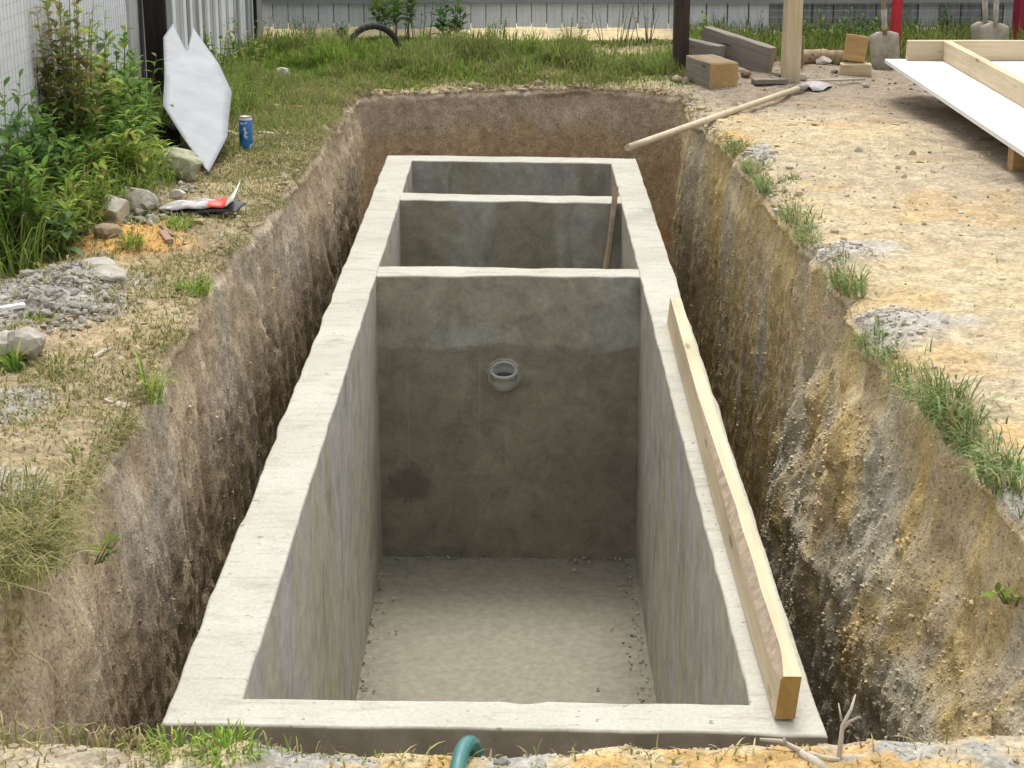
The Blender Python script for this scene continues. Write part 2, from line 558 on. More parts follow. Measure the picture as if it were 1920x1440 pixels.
MOUNDS = []      # (x, y, radius x, radius y, height) low heaps that belong to the ground
def gz(x, y, d=None):
    x = np.asarray(x, float)
    y = np.asarray(y, float)
    if d is None:
        d = rim_dist(x, y).reshape(x.shape)
    z = -0.08 * sm(9.3, 11.0, y) - 0.265 * sm(3.75, 3.42, y) * sm(1.55, 1.20, np.abs(x + 0.08))
    far = sm(18, 8, np.hypot(x, y - 7))
    z = z + far * ((fbm(x * 1.1, y * 1.1, 2.2, 3) - 0.5) * 0.07 + (fbm(x * 5, y * 5, 4.1, 3) - 0.5) * 0.045 + (fbm(x * 19, y * 19, 6.3, 3) - 0.5) * 0.022)
    for (mx, my, rx, ry, h) in MOUNDS:
        q = ((x - mx) / rx) ** 2 + ((y - my) / ry) ** 2
        z = z + h * np.exp(-q * 1.6) * (0.6 + 0.8 * fbm(x * 9, y * 9, 3.3, 3))
    dd = np.maximum(d, 0)
    z = z - 0.016 * np.exp(-dd / 0.03) - np.where(x > 0.6, 0.030, 0.012) * np.exp(-dd / 0.13) * sm(3.3, 3.8, y)
    return z

def _m(px, py, rx, ry, h):
    p = U(px, py, 0)
    MOUNDS.append((p.x, p.y, rx, ry, h))
_m(215, 455, 0.16, 0.26, 0.06)      # orange sand
_m(110, 555, 0.22, 0.32, 0.10)      # grey clay and rubble
_m(40, 640, 0.13, 0.2, 0.06)
_m(255, 372, 0.14, 0.25, 0.07)
_m(1560, 490, 0.16, 0.22, 0.035)
_m(1690, 610, 0.20, 0.2, 0.035)
_m(1430, 285, 0.10, 0.3, 0.03)
_m(1870, 900, 0.12, 0.15, 0.03)
p_ = U(1020, 132, -0.08)
MOUNDS.append((p_.x, p_.y, 0.13, 0.10, 0.05))
MOUNDS.append((1.45, 12.0, 0.35, 0.3, 0.05))
MOUNDS.append((2.1, 12.3, 0.4, 0.3, 0.05))

def G(px, py, dz=0.0):
    z = 0.0
    for _ in range(4):
        p = U(px, py, z)
        z = float(gz(np.array([p.x]), np.array([p.y]))[0])
    return Vector((p.x, p.y, z + dz))

def blob(x, y, px, py, rx, ry, soft=1.0, freq=5.0):
    p = U(px, py, 0)
    q = np.sqrt(((x - p.x) / rx) ** 2 + ((y - p.y) / ry) ** 2)
    q = q + (fbm(x * freq, y * freq, px * 0.01, 3) - 0.5) * 1.2
    return sm(1.0 + 0.25 * soft, 1.0 - 0.35 * soft, q)

GREY = (0.375, 0.355, 0.325)
def ground_col(x, y):
    n1 = fbm(x * 1.6, y * 1.6, 0.0, 4)
    n2 = fbm(x * 6, y * 6, 3.0, 4)
    n3 = fbm(x * 26, y * 26, 7.0, 3)
    left = lerp((0.385, 0.30, 0.19), (0.30, 0.235, 0.15), sm(0.35, 0.65, n1))
    left = lerp(left, (0.40, 0.325, 0.215), sm(0.55, 0.70, n2) * 0.7)
    right = lerp((0.45, 0.365, 0.22), (0.41, 0.335, 0.225), sm(0.35, 0.65, n1))
    right = lerp(right, (0.47, 0.395, 0.27), sm(0.52, 0.68, n2) * 0.6)
    right = lerp(right, (0.47, 0.335, 0.16), sm(0.60, 0.75, fbm(x * 3, y * 3, 9.0, 3)) * 0.6)
    c = lerp(left, right, sm(0.3, 0.9, x + (n2 - 0.5) * 0.4))
    tf = sm(0.42, 0.60, fbm(x * 2.6, y * 2.6, 6, 4)) * (0.5 + 0.5 * sm(4, 7, y)) * sm(-0.9, -1.0, x)
    c = lerp(c, (0.30, 0.26, 0.14), tf * 0.4)
    # front lip
    fr = sm(3.6, 3.4, y)
    front = lerp((0.46, 0.375, 0.225), (0.40, 0.34, 0.25), sm(0.4, 0.6, n2))
    front = lerp(front, (0.47, 0.31, 0.13), sm(0.58, 0.68, fbm(x * 7, y * 7, 5.0, 3)))
    front = lerp(front, (0.34, 0.325, 0.29), sm(0.58, 0.66, fbm(x * 6, y * 6, 15.0, 3)))
    c = lerp(c, front, fr)
    # darker brown earth round the timber and under the platform
    db = sm(10.1, 11.3, y + (n2 - 0.5) * 1.2) * sm(0.8, 1.3, x)
    db = np.maximum(db, sm(1.75, 2.35, x + (n2 - 0.5) * 0.7) * sm(7.0, 8.0, y))
    c = lerp(c, lerp((0.30, 0.245, 0.185), (0.225, 0.185, 0.14), n1), db * 0.9)
    # back grass strip: dark humus, then bright sand by the fence
    bk = sm(11.6, 12.2, y) * sm(1.3, 0.9, x)
    c = lerp(c, (0.19, 0.16, 0.085), bk)
    sd_ = sm(13.1, 13.6, y + (n2 - 0.5) * 0.8) * sm(1.3, 1.0, x) * sm(0.42, 0.52, fbm(x * 0.9, 0.0, 4.0, 2))
    c = lerp(c, (0.52, 0.42, 0.24), sd_)
    c = lerp(c, (0.52, 0.30, 0.10), blob(x, y, 225, 455, 0.24, 0.34))
    c = lerp(c, GREY, blob(x, y, 110, 560, 0.26, 0.42))
    c = lerp(c, GREY, blob(x, y, 190, 520, 0.10, 0.15))
    c = lerp(c, GREY, blob(x, y, 15, 765, 0.12, 0.2) * 0.9)
    c = lerp(c, GREY, blob(x, y, 10, 905, 0.10, 0.14) * 0.8)
    for (px, py, rx, ry) in ((1425, 285, 0.07, 0.3), (1560, 475, 0.16, 0.22), (1650, 600, 0.20, 0.22), (1740, 600, 0.2, 0.1), (1880, 890, 0.12, 0.2), (1630, 460, 0.15, 0.1)):
        c = lerp(c, (0.40, 0.375, 0.33), blob(x, y, px, py, rx, ry) * 0.85)
    c = lerp(c, (0.50, 0.33, 0.14), blob(x, y, 1380, 250, 0.10, 0.35) * 0.7)
    c = lerp(c, (0.52, 0.34, 0.15), blob(x, y, 1900, 810, 0.06, 0.1) * 0.7)
    return np.clip(c * (0.80 + 0.40 * n3)[..., None], 0.02, 0.9)

def pit_col(x, y, z, nx, ny, t):
    s = fbm(x * 7, y * 7, z * 0.9, 4)
    s2 = fbm(x * 2.2, y * 2.2, z * 1.3, 3, 4.0)
    f = fbm(x * 24, y * 24, z * 24, 3)
    c = lerp((0.475, 0.375, 0.26), (0.435, 0.34, 0.23), sm(0.35, 0.65, s))
    c = lerp(c, (0.44, 0.375, 0.295), sm(0.55, 0.68, s2) * 0.7)
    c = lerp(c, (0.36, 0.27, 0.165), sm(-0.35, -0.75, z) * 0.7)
    c = lerp(c, (0.32, 0.305, 0.275), sm(0.60, 0.70, fbm(x * 2.5, y * 2.5, z * 1.5, 3, 9.0)) * sm(-0.1, -0.3, z) * 0.4)
    # right-hand wall: ochre subsoil with grey clay streaks
    rt = sm(0.7, 1.0, x) * sm(0.3, 0.7, nx)
    o = lerp((0.53, 0.405, 0.20), (0.50, 0.40, 0.245), sm(0.38, 0.62, s))
    o = lerp(o, (0.56, 0.40, 0.15), sm(0.58, 0.74, fbm(x * 6, y * 6, z * 2.2, 4, 2.0)) * 0.6)
    o = lerp(o, (0.46, 0.41, 0.32), sm(0.52, 0.68, fbm(x * 4, y * 4, z * 1.4, 4, 6.0)) * 0.6)
    c = lerp(c, o, rt)
    bk = sm(11.0, 11.4, y)
    c = lerp(c, lerp((0.46, 0.375, 0.285), (0.41, 0.325, 0.24), s), bk * (1 - 0.3 * rt))
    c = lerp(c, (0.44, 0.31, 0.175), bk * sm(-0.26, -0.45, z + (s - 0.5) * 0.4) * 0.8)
    c = lerp(c, (0.45, 0.24, 0.08), bk * sm(0.62, 0.72, fbm(x * 4, y * 4, z * 4, 3, 3.0)) * sm(0.4, 0.8, x) * 0.9)
    return np.clip(c * (0.84 + 0.56 * f)[..., None], 0.02, 0.9)

PIT_BOTTOM = -1.80
NW = 125
def talus(y, z):
    """loose grey clay lying against the near right-hand wall: how far it stands out"""
    n = fbm(y * 2.4, z * 3, 1.0, 3)
    top = -0.20 - 0.25 * sm(5.4, 6.7, y) + (n - 0.5) * 0.5 - 0.12 * sm(3.4, 4.2, y) * sm(5.0, 4.2, y)
    return np.clip((top - z) * 0.30, 0, 0.13) * sm(7.3, 6.2, y) * sm(3.25, 3.5, y)

def build_pit():
    tz = np.linspace(0, 1, NW) ** 1.12
    rim_z = gz(RIM[:, 0], RIM[:, 1], np.zeros(NU))
    X = np.empty((NW, NU)); Y = np.empty((NW, NU)); Z = np.empty((NW, NU)); C = np.empty((NW, NU, 3))
    s = np.arange(NU) / NU * 21.0
    top = ground_col(RIM[:, 0], RIM[:, 1])
    for i, t in enumerate(tz):
        z = rim_z + (PIT_BOTTOM - rim_z) * t
        a = sm(0, 0.022, t)
        inn = 0.02 * a + 0.075 * t
        g = (fbm(s * 12, z * 1.6, 0.5, 4) - 0.5) * 0.024 + (fbm(s * 30, z * 9, 2.5, 3) - 0.5) * 0.020 + (fbm(s * 3.0, z * 2.6, 8.5, 3) - 0.5) * 0.05 + (fbm(s * 38, z * 34, 6.5, 3) - 0.5) * 0.022
        cr = np.exp(-((fbm(s * 2.3, z * 1.1, 11.5, 4) - 0.5) / 0.011) ** 2) * sm(0.50, 0.60, fbm(s * 1.1, z * 1.5, 14.5, 2))
        g = g + cr * 0.016
        g = g + 0.034 * sm(0.012, 0.03, t) * sm(0.14, 0.05, t) * sm(0.42, 0.62, fbm(s * 2.6, 0.0, 21.5, 3))      # sod overhang
        g = g * a
        right = sm(0.85, 1.0, PATH0[:, 0]) * sm(0.2, 0.6, NRM[:, 0])
        tl = talus(PATH0[:, 1], z) * right
        lump = (fbm(s * 9, z * 9, 4.5, 5) - 0.5) * 0.07 * np.clip(tl / 0.04, 0, 1)
        off = -inn + g - tl - lump
        off = np.where(frontw > 0.5, np.minimum(off, 0.05), off)
        X[i] = RIM[:, 0] + NRM[:, 0] * off
        Y[i] = RIM[:, 1] + NRM[:, 1] * off
        Z[i] = z + (fbm(s * 8, z * 8, 3.5, 2) - 0.5) * 0.02 * a
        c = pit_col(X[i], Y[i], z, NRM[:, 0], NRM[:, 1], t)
        gr = np.clip(tl / 0.035, 0, 1) * sm(0.36, 0.54, fbm(s * 2.6, z * 2.6, 7.0, 3))
        gcol = lerp((0.50, 0.46, 0.36), (0.43, 0.395, 0.31), fbm(s * 12, z * 12, 2.0, 3))
        c = lerp(c, gcol, gr * 0.8)
        # thin turf colour right under the lip
        c = lerp(c, top * 0.95, sm(0.016, 0.0, t) * 0.9)
        # pebbly light specks of root and stone
        C[i] = c
    # floor rings towards the centre line
    cx = np.clip(RIM[:, 0] * 0.0, -1, 1)
    cy = np.clip(RIM[:, 1], 4.4, 10.6)
    FX, FY, FZ, FC = [], [], [], []
    for f in (0.2, 0.6, 1.0):
        fx = X[-1] * (1 - f) + cx * f
        fy = Y[-1] * (1 - f) + cy * f
        FX.append(fx); FY.append(fy); FZ.append(Z[-1] * 0 + PIT_BOTTOM + 0.001 + (fbm(fx * 6, fy * 6, 1, 3) - 0.5) * 0.05)
        FC.append(np.tile((0.24, 0.18, 0.12), (NU, 1)))
    X = np.vstack([X, FX]); Y = np.vstack([Y, FY]); Z = np.vstack([Z, FZ]); C = np.concatenate([C, np.array(FC)], 0)
    nr = X.shape[0]
    V = np.stack([X, Y, Z], -1).reshape(-1, 3)
    i, j = np.meshgrid(np.arange(nr - 1), np.arange(NU), indexing='ij')
    j2 = (j + 1) % NU
    Q = np.stack([i * NU + j, (i + 1) * NU + j, (i + 1) * NU + j2, i * NU + j2], -1).reshape(-1, 4)
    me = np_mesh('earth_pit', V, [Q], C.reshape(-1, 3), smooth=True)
    return struct(link('earth_pit', me, M_PIT))

def build_ground():
    ds = [0.0]
    st = 0.013
    while ds[-1] < 4.2:
        ds.append(ds[-1] + st)
        st *= 1.032
    while ds[-1] < 260:
        ds.append(ds[-1] * 1.28)
    ds = np.array(ds)
    nr = len(ds)
    w = np.exp(-ds / 0.35)[:, None]
    X = (RIM[None, :, 0] * w + PATH0[None, :, 0] * (1 - w)) + NRM[None, :, 0] * ds[:, None]
    Y = (RIM[None, :, 1] * w + PATH0[None, :, 1] * (1 - w)) + NRM[None, :, 1] * ds[:, None]
    D = np.repeat(ds[:, None], NU, 1)
    Z = gz(X, Y, D)
    # crumbly surface close to the trench
    Z = Z + (fbm(X * 45, Y * 45, 1.0, 2) - 0.5) * 0.010 * np.exp(-D / 2.5) * (D > 0)
    C = ground_col(X, Y)
    V = np.stack([X, Y, Z], -1).reshape(-1, 3)
    i, j = np.meshgrid(np.arange(nr - 1), np.arange(NU), indexing='ij')
    j2 = (j + 1) % NU
    Q = np.stack([i * NU + j, i * NU + j2, (i + 1) * NU + j2, (i + 1) * NU + j], -1).reshape(-1, 4)
    Q = Q[:, ::-1]
    me = np_mesh('yard_ground', V, [Q], C.reshape(-1, 3), smooth=True)
    return struct(link('yard_ground', me, M_GROUND))

build_pit()
build_ground()

# ------------------------------------------------------------------ the concrete tank
T = -0.38
FLOOR_Z = -1.745
tank = thing('concrete_tank', 'long open concrete tank with two cross partitions, sunk in the earth trench', 'concrete tank', (0, 7.2, PIT_BOTTOM))
def tk(me, name, mats, loc=None):
    o = link(name, me, mats, tank)
    o.matrix_parent_inverse = Matrix.Translation((0, 7.2, PIT_BOTTOM)).inverted()
    if loc is not None:
        o.location = loc
    return o

def build_ring():
    O = [(-0.814, 3.666), (0.680, 3.625), (0.683, 10.779), (-0.813, 10.878)]
    I = [(-0.646, 3.792), (0.529, 3.766), (0.527, 10.62), (-0.655, 10.683)]
    nper = [75, 330, 75, 330]
    po, pi_, side = [], [], []
    for k in range(4):
        for t in np.linspace(0, 1, nper[k], endpoint=False):
            a, b = np.array(O[k]), np.array(O[(k + 1) % 4])
            c, d = np.array(I[k]), np.array(I[(k + 1) % 4])
            po.append(a + (b - a) * t)
            pi_.append(c + (d - c) * t)
            side.append(k)
    po, pi_, side = np.array(po), np.array(pi_), np.array(side)
    n = len(po)
    # the inner line bulges a little on the long walls (formwork)
    prof = [(0.0, z, 'o') for z in np.linspace(-1.80, T - 0.10, 8)] + [(0.0, T - 0.05, 'o'), (0.0, T - 0.012, 'o'), (0.0, T - 0.005, 'o')]
    prof += [(s, T, 't') for s in (0.028, 0.06, 0.14, 0.25, 0.4, 0.55, 0.7, 0.84, 0.935, 0.972)]
    prof += [(1.0, T - 0.005, 'i'), (1.0, T - 0.012, 'i'), (1.0, T - 0.03, 'i')] + [(1.0, z, 'i') for z in np.linspace(T - 0.07, FLOOR_Z - 0.02, 26)]
    np_ = len(prof)
    V = np.empty((np_, n, 3))
    u = (pi_ - po)
    w = np.linalg.norm(u, axis=1)
    nn = u / w[:, None]
    for k, (s, z, tg_) in enumerate(prof):
        p = po + u * s
        if tg_ == 'o':
            e = (fbm(p[:, 0] * 5, p[:, 1] * 5, z * 5, 5) - 0.5) * 0.020
        elif tg_ == 'i':
            e = (fbm(p[:, 0] * 2, p[:, 1] * 2, z * 2, 3) - 0.5) * 0.010 * min(1.0, (T - z) / 0.15)
            if z > T - 0.05:
                e = e + (fbm(p[:, 0] * 9, p[:, 1] * 9, 1.0, 4) - 0.5) * 0.009
                bite = np.maximum(0, fbm(p[:, 0] * 5.5, p[:, 1] * 5.5, 4.0, 2) - 0.60) * 0.16
                e = e - bite * np.where(side == 0, 1.2, 0.0)
        else:
            lo, hi = max(0, 1 - s / 0.2), max(0, 1 - (1 - s) / 0.2)
            e = (fbm(p[:, 0] * 5, p[:, 1] * 5, T * 5, 5) - 0.5) * 0.020 * lo
            e = e + ((fbm(p[:, 0] * 9, p[:, 1] * 9, 1.0, 4) - 0.5) * 0.009 - np.maximum(0, fbm(p[:, 0] * 5.5, p[:, 1] * 5.5, 4.0, 2) - 0.60) * 0.16 * np.where(side == 0, 1.2, 0.0)) * hi
        p = p + nn * e[:, None]
        V[k, :, 0], V[k, :, 1] = p[:, 0], p[:, 1]
        dz = (fbm(p[:, 0] * 3, p[:, 1] * 3, 0.0, 3) - 0.5) * 0.010 + (fbm(p[:, 0] * 22, p[:, 1] * 22, 0.0, 3) - 0.5) * 0.002
        V[k, :, 2] = z + (dz if z > T - 0.02 else 0)
    i, j = np.meshgrid(np.arange(np_ - 1), np.arange(n), indexing='ij')
    j2 = (j + 1) % n
    Q = np.stack([i * n + j, i * n + j2, (i + 1) * n + j2, (i + 1) * n + j], -1).reshape(-1, 4)
    mi = np.empty((np_ - 1, n), int)
    for k in range(np_ - 1):
        a, b = prof[k][2], prof[k + 1][2]
        if a == 'o' and b == 'o':
            mi[k] = 1
        elif a == 'i' and b == 'i' and prof[k][1] < T - 0.02:
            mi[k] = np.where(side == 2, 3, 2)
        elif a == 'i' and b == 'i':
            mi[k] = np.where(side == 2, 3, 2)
        else:
            mi[k] = 0
    me = np_mesh('outer_wall', V.reshape(-1, 3), [Q], smooth=True, mat_idx=mi.ravel())
    tk(me, 'outer_wall', [M_TOP, M_OUTER, M_SIDE, M_PART2])

def build_partition(fl, fr, bl, br, mat, seed, hole=None):
    """front and back top corners; ends run 12 mm into the long walls"""
    n = 90
    fl, fr, bl, br = map(lambda p: np.array(p, float), (fl, fr, bl, br))
    t = np.linspace(-0.011, 1.011, n)
    pf = fl + (fr - fl) * t[:, None]
    pb = bl + (br - bl) * t[:, None]
    u = pb - pf
    w = np.linalg.norm(u, axis=1)
    nn = u / w[:, None]
    zt = T - 0.004
    zs = np.linspace(FLOOR_Z - 0.015, zt - 0.03, 92)
    prof = [(0, z, 'f') for z in zs] + [(0, zt - 0.012, 'f'), (0, zt - 0.005, 'f'), (0.028, zt, 't')] + [(s, zt, 't') for s in (0.06, 0.2, 0.4, 0.6, 0.8, 0.94)] + [(0.972, zt, 't'), (1, zt - 0.005, 'b'), (1, zt - 0.012, 'b')] + [(1, z, 'b') for z in zs[::-1]]
    V = np.empty((len(prof), n, 3))
    for k, (s, z, tg_) in enumerate(prof):
        p = pf + u * s
        e = (fbm(p[:, 0] * 2 + seed, 0.0, z * 2, 3) - 0.5) * 0.012
        if z > zt - 0.02:
            e = e + (fbm(p[:, 0] * 8 + seed, s * 3, 0.0, 4) - 0.5) * 0.014
        p = p + nn * e[:, None]
        V[k, :, 0], V[k, :, 1] = p[:, 0], p[:, 1]
        V[k, :, 2] = z + ((fbm(p[:, 0] * 6 + seed, s, 0.0, 3) - 0.5) * 0.010 if z > zt - 0.02 else 0)
    i, j = np.meshgrid(np.arange(len(prof) - 1), np.arange(n - 1), indexing='ij')
    Q = np.stack([i * n + j, i * n + j + 1, (i + 1) * n + j + 1, (i + 1) * n + j], -1).reshape(-1, 4)
    kinds = [q[2] for q in prof]
    mi = np.array([[1 if (kinds[k] == kinds[k + 1] and kinds[k] != 't') else 0] * (n - 1) for k in range(len(prof) - 1)]).ravel()
    VV = V.reshape(-1, 3)
    if hole:
        hx, hz, r = hole
        inside = np.hypot(VV[:, 0] - hx, VV[:, 2] - hz) < r
        keep = ~inside[Q].any(1)
        Q, mi = Q[keep], mi[keep]
    me = np_mesh('partition', VV, [Q], smooth=True, mat_idx=mi)
    return tk(me, 'partition', [M_TOP, mat])

PIPE = (-0.081, 7.87, -0.845)
build_ring()
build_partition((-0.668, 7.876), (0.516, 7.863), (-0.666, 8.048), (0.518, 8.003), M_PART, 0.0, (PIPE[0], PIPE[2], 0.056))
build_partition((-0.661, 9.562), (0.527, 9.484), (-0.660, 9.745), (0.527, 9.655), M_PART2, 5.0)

def build_floor():
    nx, ny = 90, 300
    x, y = np.meshgrid(np.linspace(-0.70, 0.56, nx), np.linspace(3.72, 10.72, ny))
    edge = np.minimum(np.minimum(x + 0.668, 0.525 - x), 9.0)
    z = FLOOR_Z + (fbm(x * 4, y * 4, 0, 4) - 0.5) * 0.025 + (fbm(x * 20, y * 20, 1, 3) - 0.5) * 0.010 + 0.02 * np.exp(-np.maximum(edge, 0) / 0.05) * fbm(x * 12, y * 12, 2, 3)
    V = np.stack([x, y, z], -1).reshape(-1, 3)
    i, j = np.meshgrid(np.arange(ny - 1), np.arange(nx - 1), indexing='ij')
    Q = np.stack([i * nx + j, i * nx + j + 1, (i + 1) * nx + j + 1, (i + 1) * nx + j], -1).reshape(-1, 4)
    tk(np_mesh('floor_slab', V, [Q], smooth=True), 'floor_slab', M_FLOOR)
build_floor()

def lumps(name, P, S, C, sub=1, seed=0, flat=0.7):
    """many small irregular lumps in one mesh"""
    bm = bmesh.new()
    bmesh.ops.create_icosphere(bm, subdivisions=sub, radius=1.0)
    B = np.array([v.co[:] for v in bm.verts])
    bm.verts.index_update()
    Fc = np.array([[v.index for v in f.verts] for f in bm.faces])
    bm.free()
    r = np.random.default_rng(seed)
    n = len(P)
    K = 12
    protos = []
    for k in range(K):
        b = B * (1 + (r.random((len(B), 1)) - 0.5) * 0.75)
        protos.append(b)
    protos = np.array(protos)
    ids = r.integers(0, K, n)
    a = r.random(n) * 6.283
    ca, sa = np.cos(a), np.sin(a)
    b = protos[ids]
    asp = 0.65 + 0.7 * r.random((n, 1, 3))
    b = b * asp
    x = b[:, :, 0] * ca[:, None] - b[:, :, 1] * sa[:, None]
    y = b[:, :, 0] * sa[:, None] + b[:, :, 1] * ca[:, None]
    V = np.stack([x, y, b[:, :, 2] * flat], -1) * np.asarray(S)[:, None, None] + np.asarray(P)[:, None, :]
    Fa = (Fc[None] + (np.arange(n) * len(B))[:, None, None]).reshape(-1, 3)
    Cc = np.repeat(np.asarray(C), len(B), axis=0)
    return np_mesh(name, V.reshape(-1, 3), [Fa], Cc, smooth=False)

# mortar crumbs along the foot of the walls inside the tank
def crumbs():
    r = np.random.default_rng(5)
    n = 1000
    y = 3.85 + r.random(n) * 3.95
    sd_ = r.random(n) < 0.5
    off = r.exponential(0.03, n)
    x = np.where(sd_, -0.655 + off, 0.51 - off)
    m = r.random(n) < 0.16
    x = np.where(m, -0.64 + r.random(n) * 1.14, x)
    y = np.where(m, 7.855 - r.exponential(0.03, n), y)
    s = 0.0018 + r.exponential(0.0022, n)
    P = np.stack([x, y, np.full(n, FLOOR_Z + 0.012)], -1)
    C = np.array((0.40, 0.37, 0.29))[None] * (0.6 + 0.7 * r.random((n, 1)))
    o = tk(lumps('mortar_crumbs', P, np.clip(s, 0, 0.008), C, 1, 3), 'mortar_crumbs', M_CLOD)
    o['kind'] = 'stuff'
crumbs()

# grey sewer pipe through the near partition
def hollow(name, r_out, r_in, y0, y1, mat, lip=0.0):
    prof = [(r_in, y1), (r_in, (y0 + y1) / 2), (r_in, y0 + 0.004), (r_in + 0.002, y0), (r_out - 0.002, y0), (r_out, y0 + 0.004), (r_out, y1), (r_in, y1)]
    me = lathe_mesh(name, prof, 40)
    return me
M_PVC_IN = m_plain('shaded_pvc', (0.20, 0.195, 0.16), 0.7, 0.3, 0, 0.3, 20, 0.1)  # shade inside the elbow's mouth, put into a darker colour
pp = tk(hollow('pipe', 0.060, 0.052, 0, 0.30, M_PVC), 'pipe', M_PVC)           # stub through the partition
pp.rotation_euler = (R(-90), 0, 0)
pp.location = (PIPE[0], PIPE[1] - 0.012, PIPE[2])
cup = [(0.0, -0.062), (0.022, -0.060), (0.040, -0.050), (0.052, -0.034), (0.057, -0.012), (0.057, 0.020), (0.060, 0.021), (0.060, 0.034), (0.055, 0.036), (0.0515, 0.034), (0.050, 0.0)]
el = tk(lathe_mesh('elbow', cup, 40), 'elbow', M_PVC)                            # upturned bend: its mouth faces up
el.rotation_euler = (R(12), 0, 0)
el.location = (PIPE[0], PIPE[1] - 0.030, PIPE[2] - 0.004)
link('elbow_inside', lathe_mesh('elbow_inside', [(0.050, 0.0), (0.048, -0.020), (0.035, -0.042), (0.0, -0.05)], 40), M_PVC_IN, el)
co_ = link('socket_collar', hollow('socket_collar', 0.069, 0.0605, 0, 0.03, M_PVC), M_PVC, pp)
co_.location = (0, 0, -0.006)
mr = link('mortar_ring', tube_mesh('mortar_ring', [(0.073 * math.cos(a), 0.073 * math.sin(a), 0.014 + 0.003 * math.sin(5 * a)) for a in np.linspace(0, 2 * math.pi, 40)],
          [0.008 + 0.005 * math.sin(3.3 * a + 1) * math.sin(7 * a) for a in np.linspace(0, 2 * math.pi, 40)], 8, cap=False), M_PART, pp)

# ------------------------------------------------------------------ squared timber lying on the tank's right wall
def build_beam():
    a = U(1471, 1353, T)                 # middle of the near end's foot
    b = U(1262, 606, T)
    d = (b - a); d.z = 0
    Ln = d.length
    ang = math.atan2(d.y, d.x)
    n = 60
    V, mi, Q = [], [], []
    for i in range(n):
        s = i / (n - 1)
        x = s * Ln
        w = 0.023 + 0.002 * math.sin(5 * s)
        h = 0.103 + 0.004 * math.sin(3 * s + 1)
        wane = max(0.0, 0.014 * sm(0.66, 0.30, s) * (0.75 + 0.6 * float(fbm(s * 9, 0, 0, 3)) ) * sm(-0.02, 0.05, s))
        wane = float(wane) + 0.0012
        lean = 0.10
        sway = 0.006 * math.sin(2.6 * s)
        sec = [(w, 0.0), (-w, 0.0), (-w, h), (w - wane * 1.1, h), (w, h - wane * 2.0)]     # +y is the side towards the tank
        for (yy, zz) in sec:
            V.append((x, yy - zz * lean + sway, zz + 0.006))
    for i in range(n - 1):
        for k in range(5):
            Q.append((i * 5 + k, i * 5 + (k + 1) % 5, (i + 1) * 5 + (k + 1) % 5, (i + 1) * 5 + k))
            mi.append(1 if k == 3 else 0)
    fs = Q + [(4, 3, 2, 1, 0), tuple((n - 1) * 5 + k for k in range(5))]
    mi += [2, 2]
    me = bpy.data.meshes.new('timber_beam')
    me.from_pydata(V, [], fs)
    for m in (M_PINE, M_BARK, M_END):
        me.materials.append(m)
    me.polygons.foreach_set('material_index', mi)
    me.update()
    bm = bmesh.new(); bm.from_mesh(me); bmesh.ops.recalc_face_normals(bm, faces=bm.faces); bm.to_mesh(me); bm.free()
    o = link('timber_beam', me, None, None, a, (0, 0, ang))
    tag(o, 'long sawn pine beam with a bark strip, lying on the tank\'s right wall', 'timber beam')
build_beam()

# stick leaning in the middle chamber
def build_stick():
    top = U(1153, 356, y=9.50)
    mid = U(1136, 500, y=9.36)
    d = mid - top
    k = (FLOOR_Z + 0.01 - top.z) / d.z
    bot = top + d * k
    pts = [bot.lerp(top, t) + Vector((0.006 * math.sin(9 * t), 0.0, 0)) for t in np.linspace(0, 1.01, 16)]
    me = tube_mesh('wooden_stick', [p - bot for p in pts], [0.017 + 0.004 * math.sin(3 * t + 0.5) for t in np.linspace(0, 1, 16)], 7, smooth=False)
    o = link('wooden_stick', me, m_wood('dull_brown_stick', (0.44, 0.35, 0.25), (0.30, 0.22, 0.15)), None, bot)
    tag(o, 'brown wooden stick standing upright in the tank\'s middle chamber', 'stick')
build_stick()

# ------------------------------------------------------------------ fences
def fence_left():
    y0, y1, xx = 4.6, 9.35, -2.02
    f = thing('ribbed_fence', 'pale grey ribbed sheet fence with wire mesh along the left, before the black post', 'fence', (xx, (y0 + y1) / 2, 0))
    pitch, npan = 0.026, 5
    wpan = (y1 - y0) / npan
    m = m_plain('pale_ribbed_sheet', (0.80, 0.82, 0.85), 0.6, 0.3, 0, 0.10, 4, 0.05)
    nn = int(wpan / pitch) * 4
    def panel(seed):
        V, Q = [], []
        zs = np.linspace(-0.03, 1.45, 8)
        for iz, z in enumerate(zs):
            for k in range(nn + 1):
                ph = (k % 4)
                V.append(((0.006 if ph in (1, 2) else -0.002) + 0.008 * math.sin(z * 2 + seed), k / nn * (wpan + 0.02) - wpan / 2, z))
        for iz in range(len(zs) - 1):
            for k in range(nn):
                Q.append((iz * (nn + 1) + k, iz * (nn + 1) + k + 1, (iz + 1) * (nn + 1) + k + 1, (iz + 1) * (nn + 1) + k))
        me = bpy.data.meshes.new('panel')
        me.from_pydata(V, [], Q)
        me.update()
        return me
    for k in range(npan):
        link('panel', panel(k), m, f, (0.004 * (k % 2) + 0.003 * k % 0.01, y0 + wpan * (k + 0.5) - (y0 + y1) / 2, 0))
    for z in (0.30, 1.25):
        link('rail', box_mesh('rail', y1 - y0, 0.04, 0.06, 0.003), M_GREYWOOD, f, (-0.05, 0, z), (0, 0, R(90)))
    wires(f, y1 - y0, 0.03, 1.4, True)
    # two grey cover boards beside the black post
    for k, (dy, w) in enumerate(((0.05, 0.085), (0.15, 0.10))):
        link('cover_board', box_mesh('cover_board', 1.5, w, 0.02, 0.002), M_GREYB, f, (0.012, y1 - (y0 + y1) / 2 + dy, 0.70), (0, R(-90), 0))

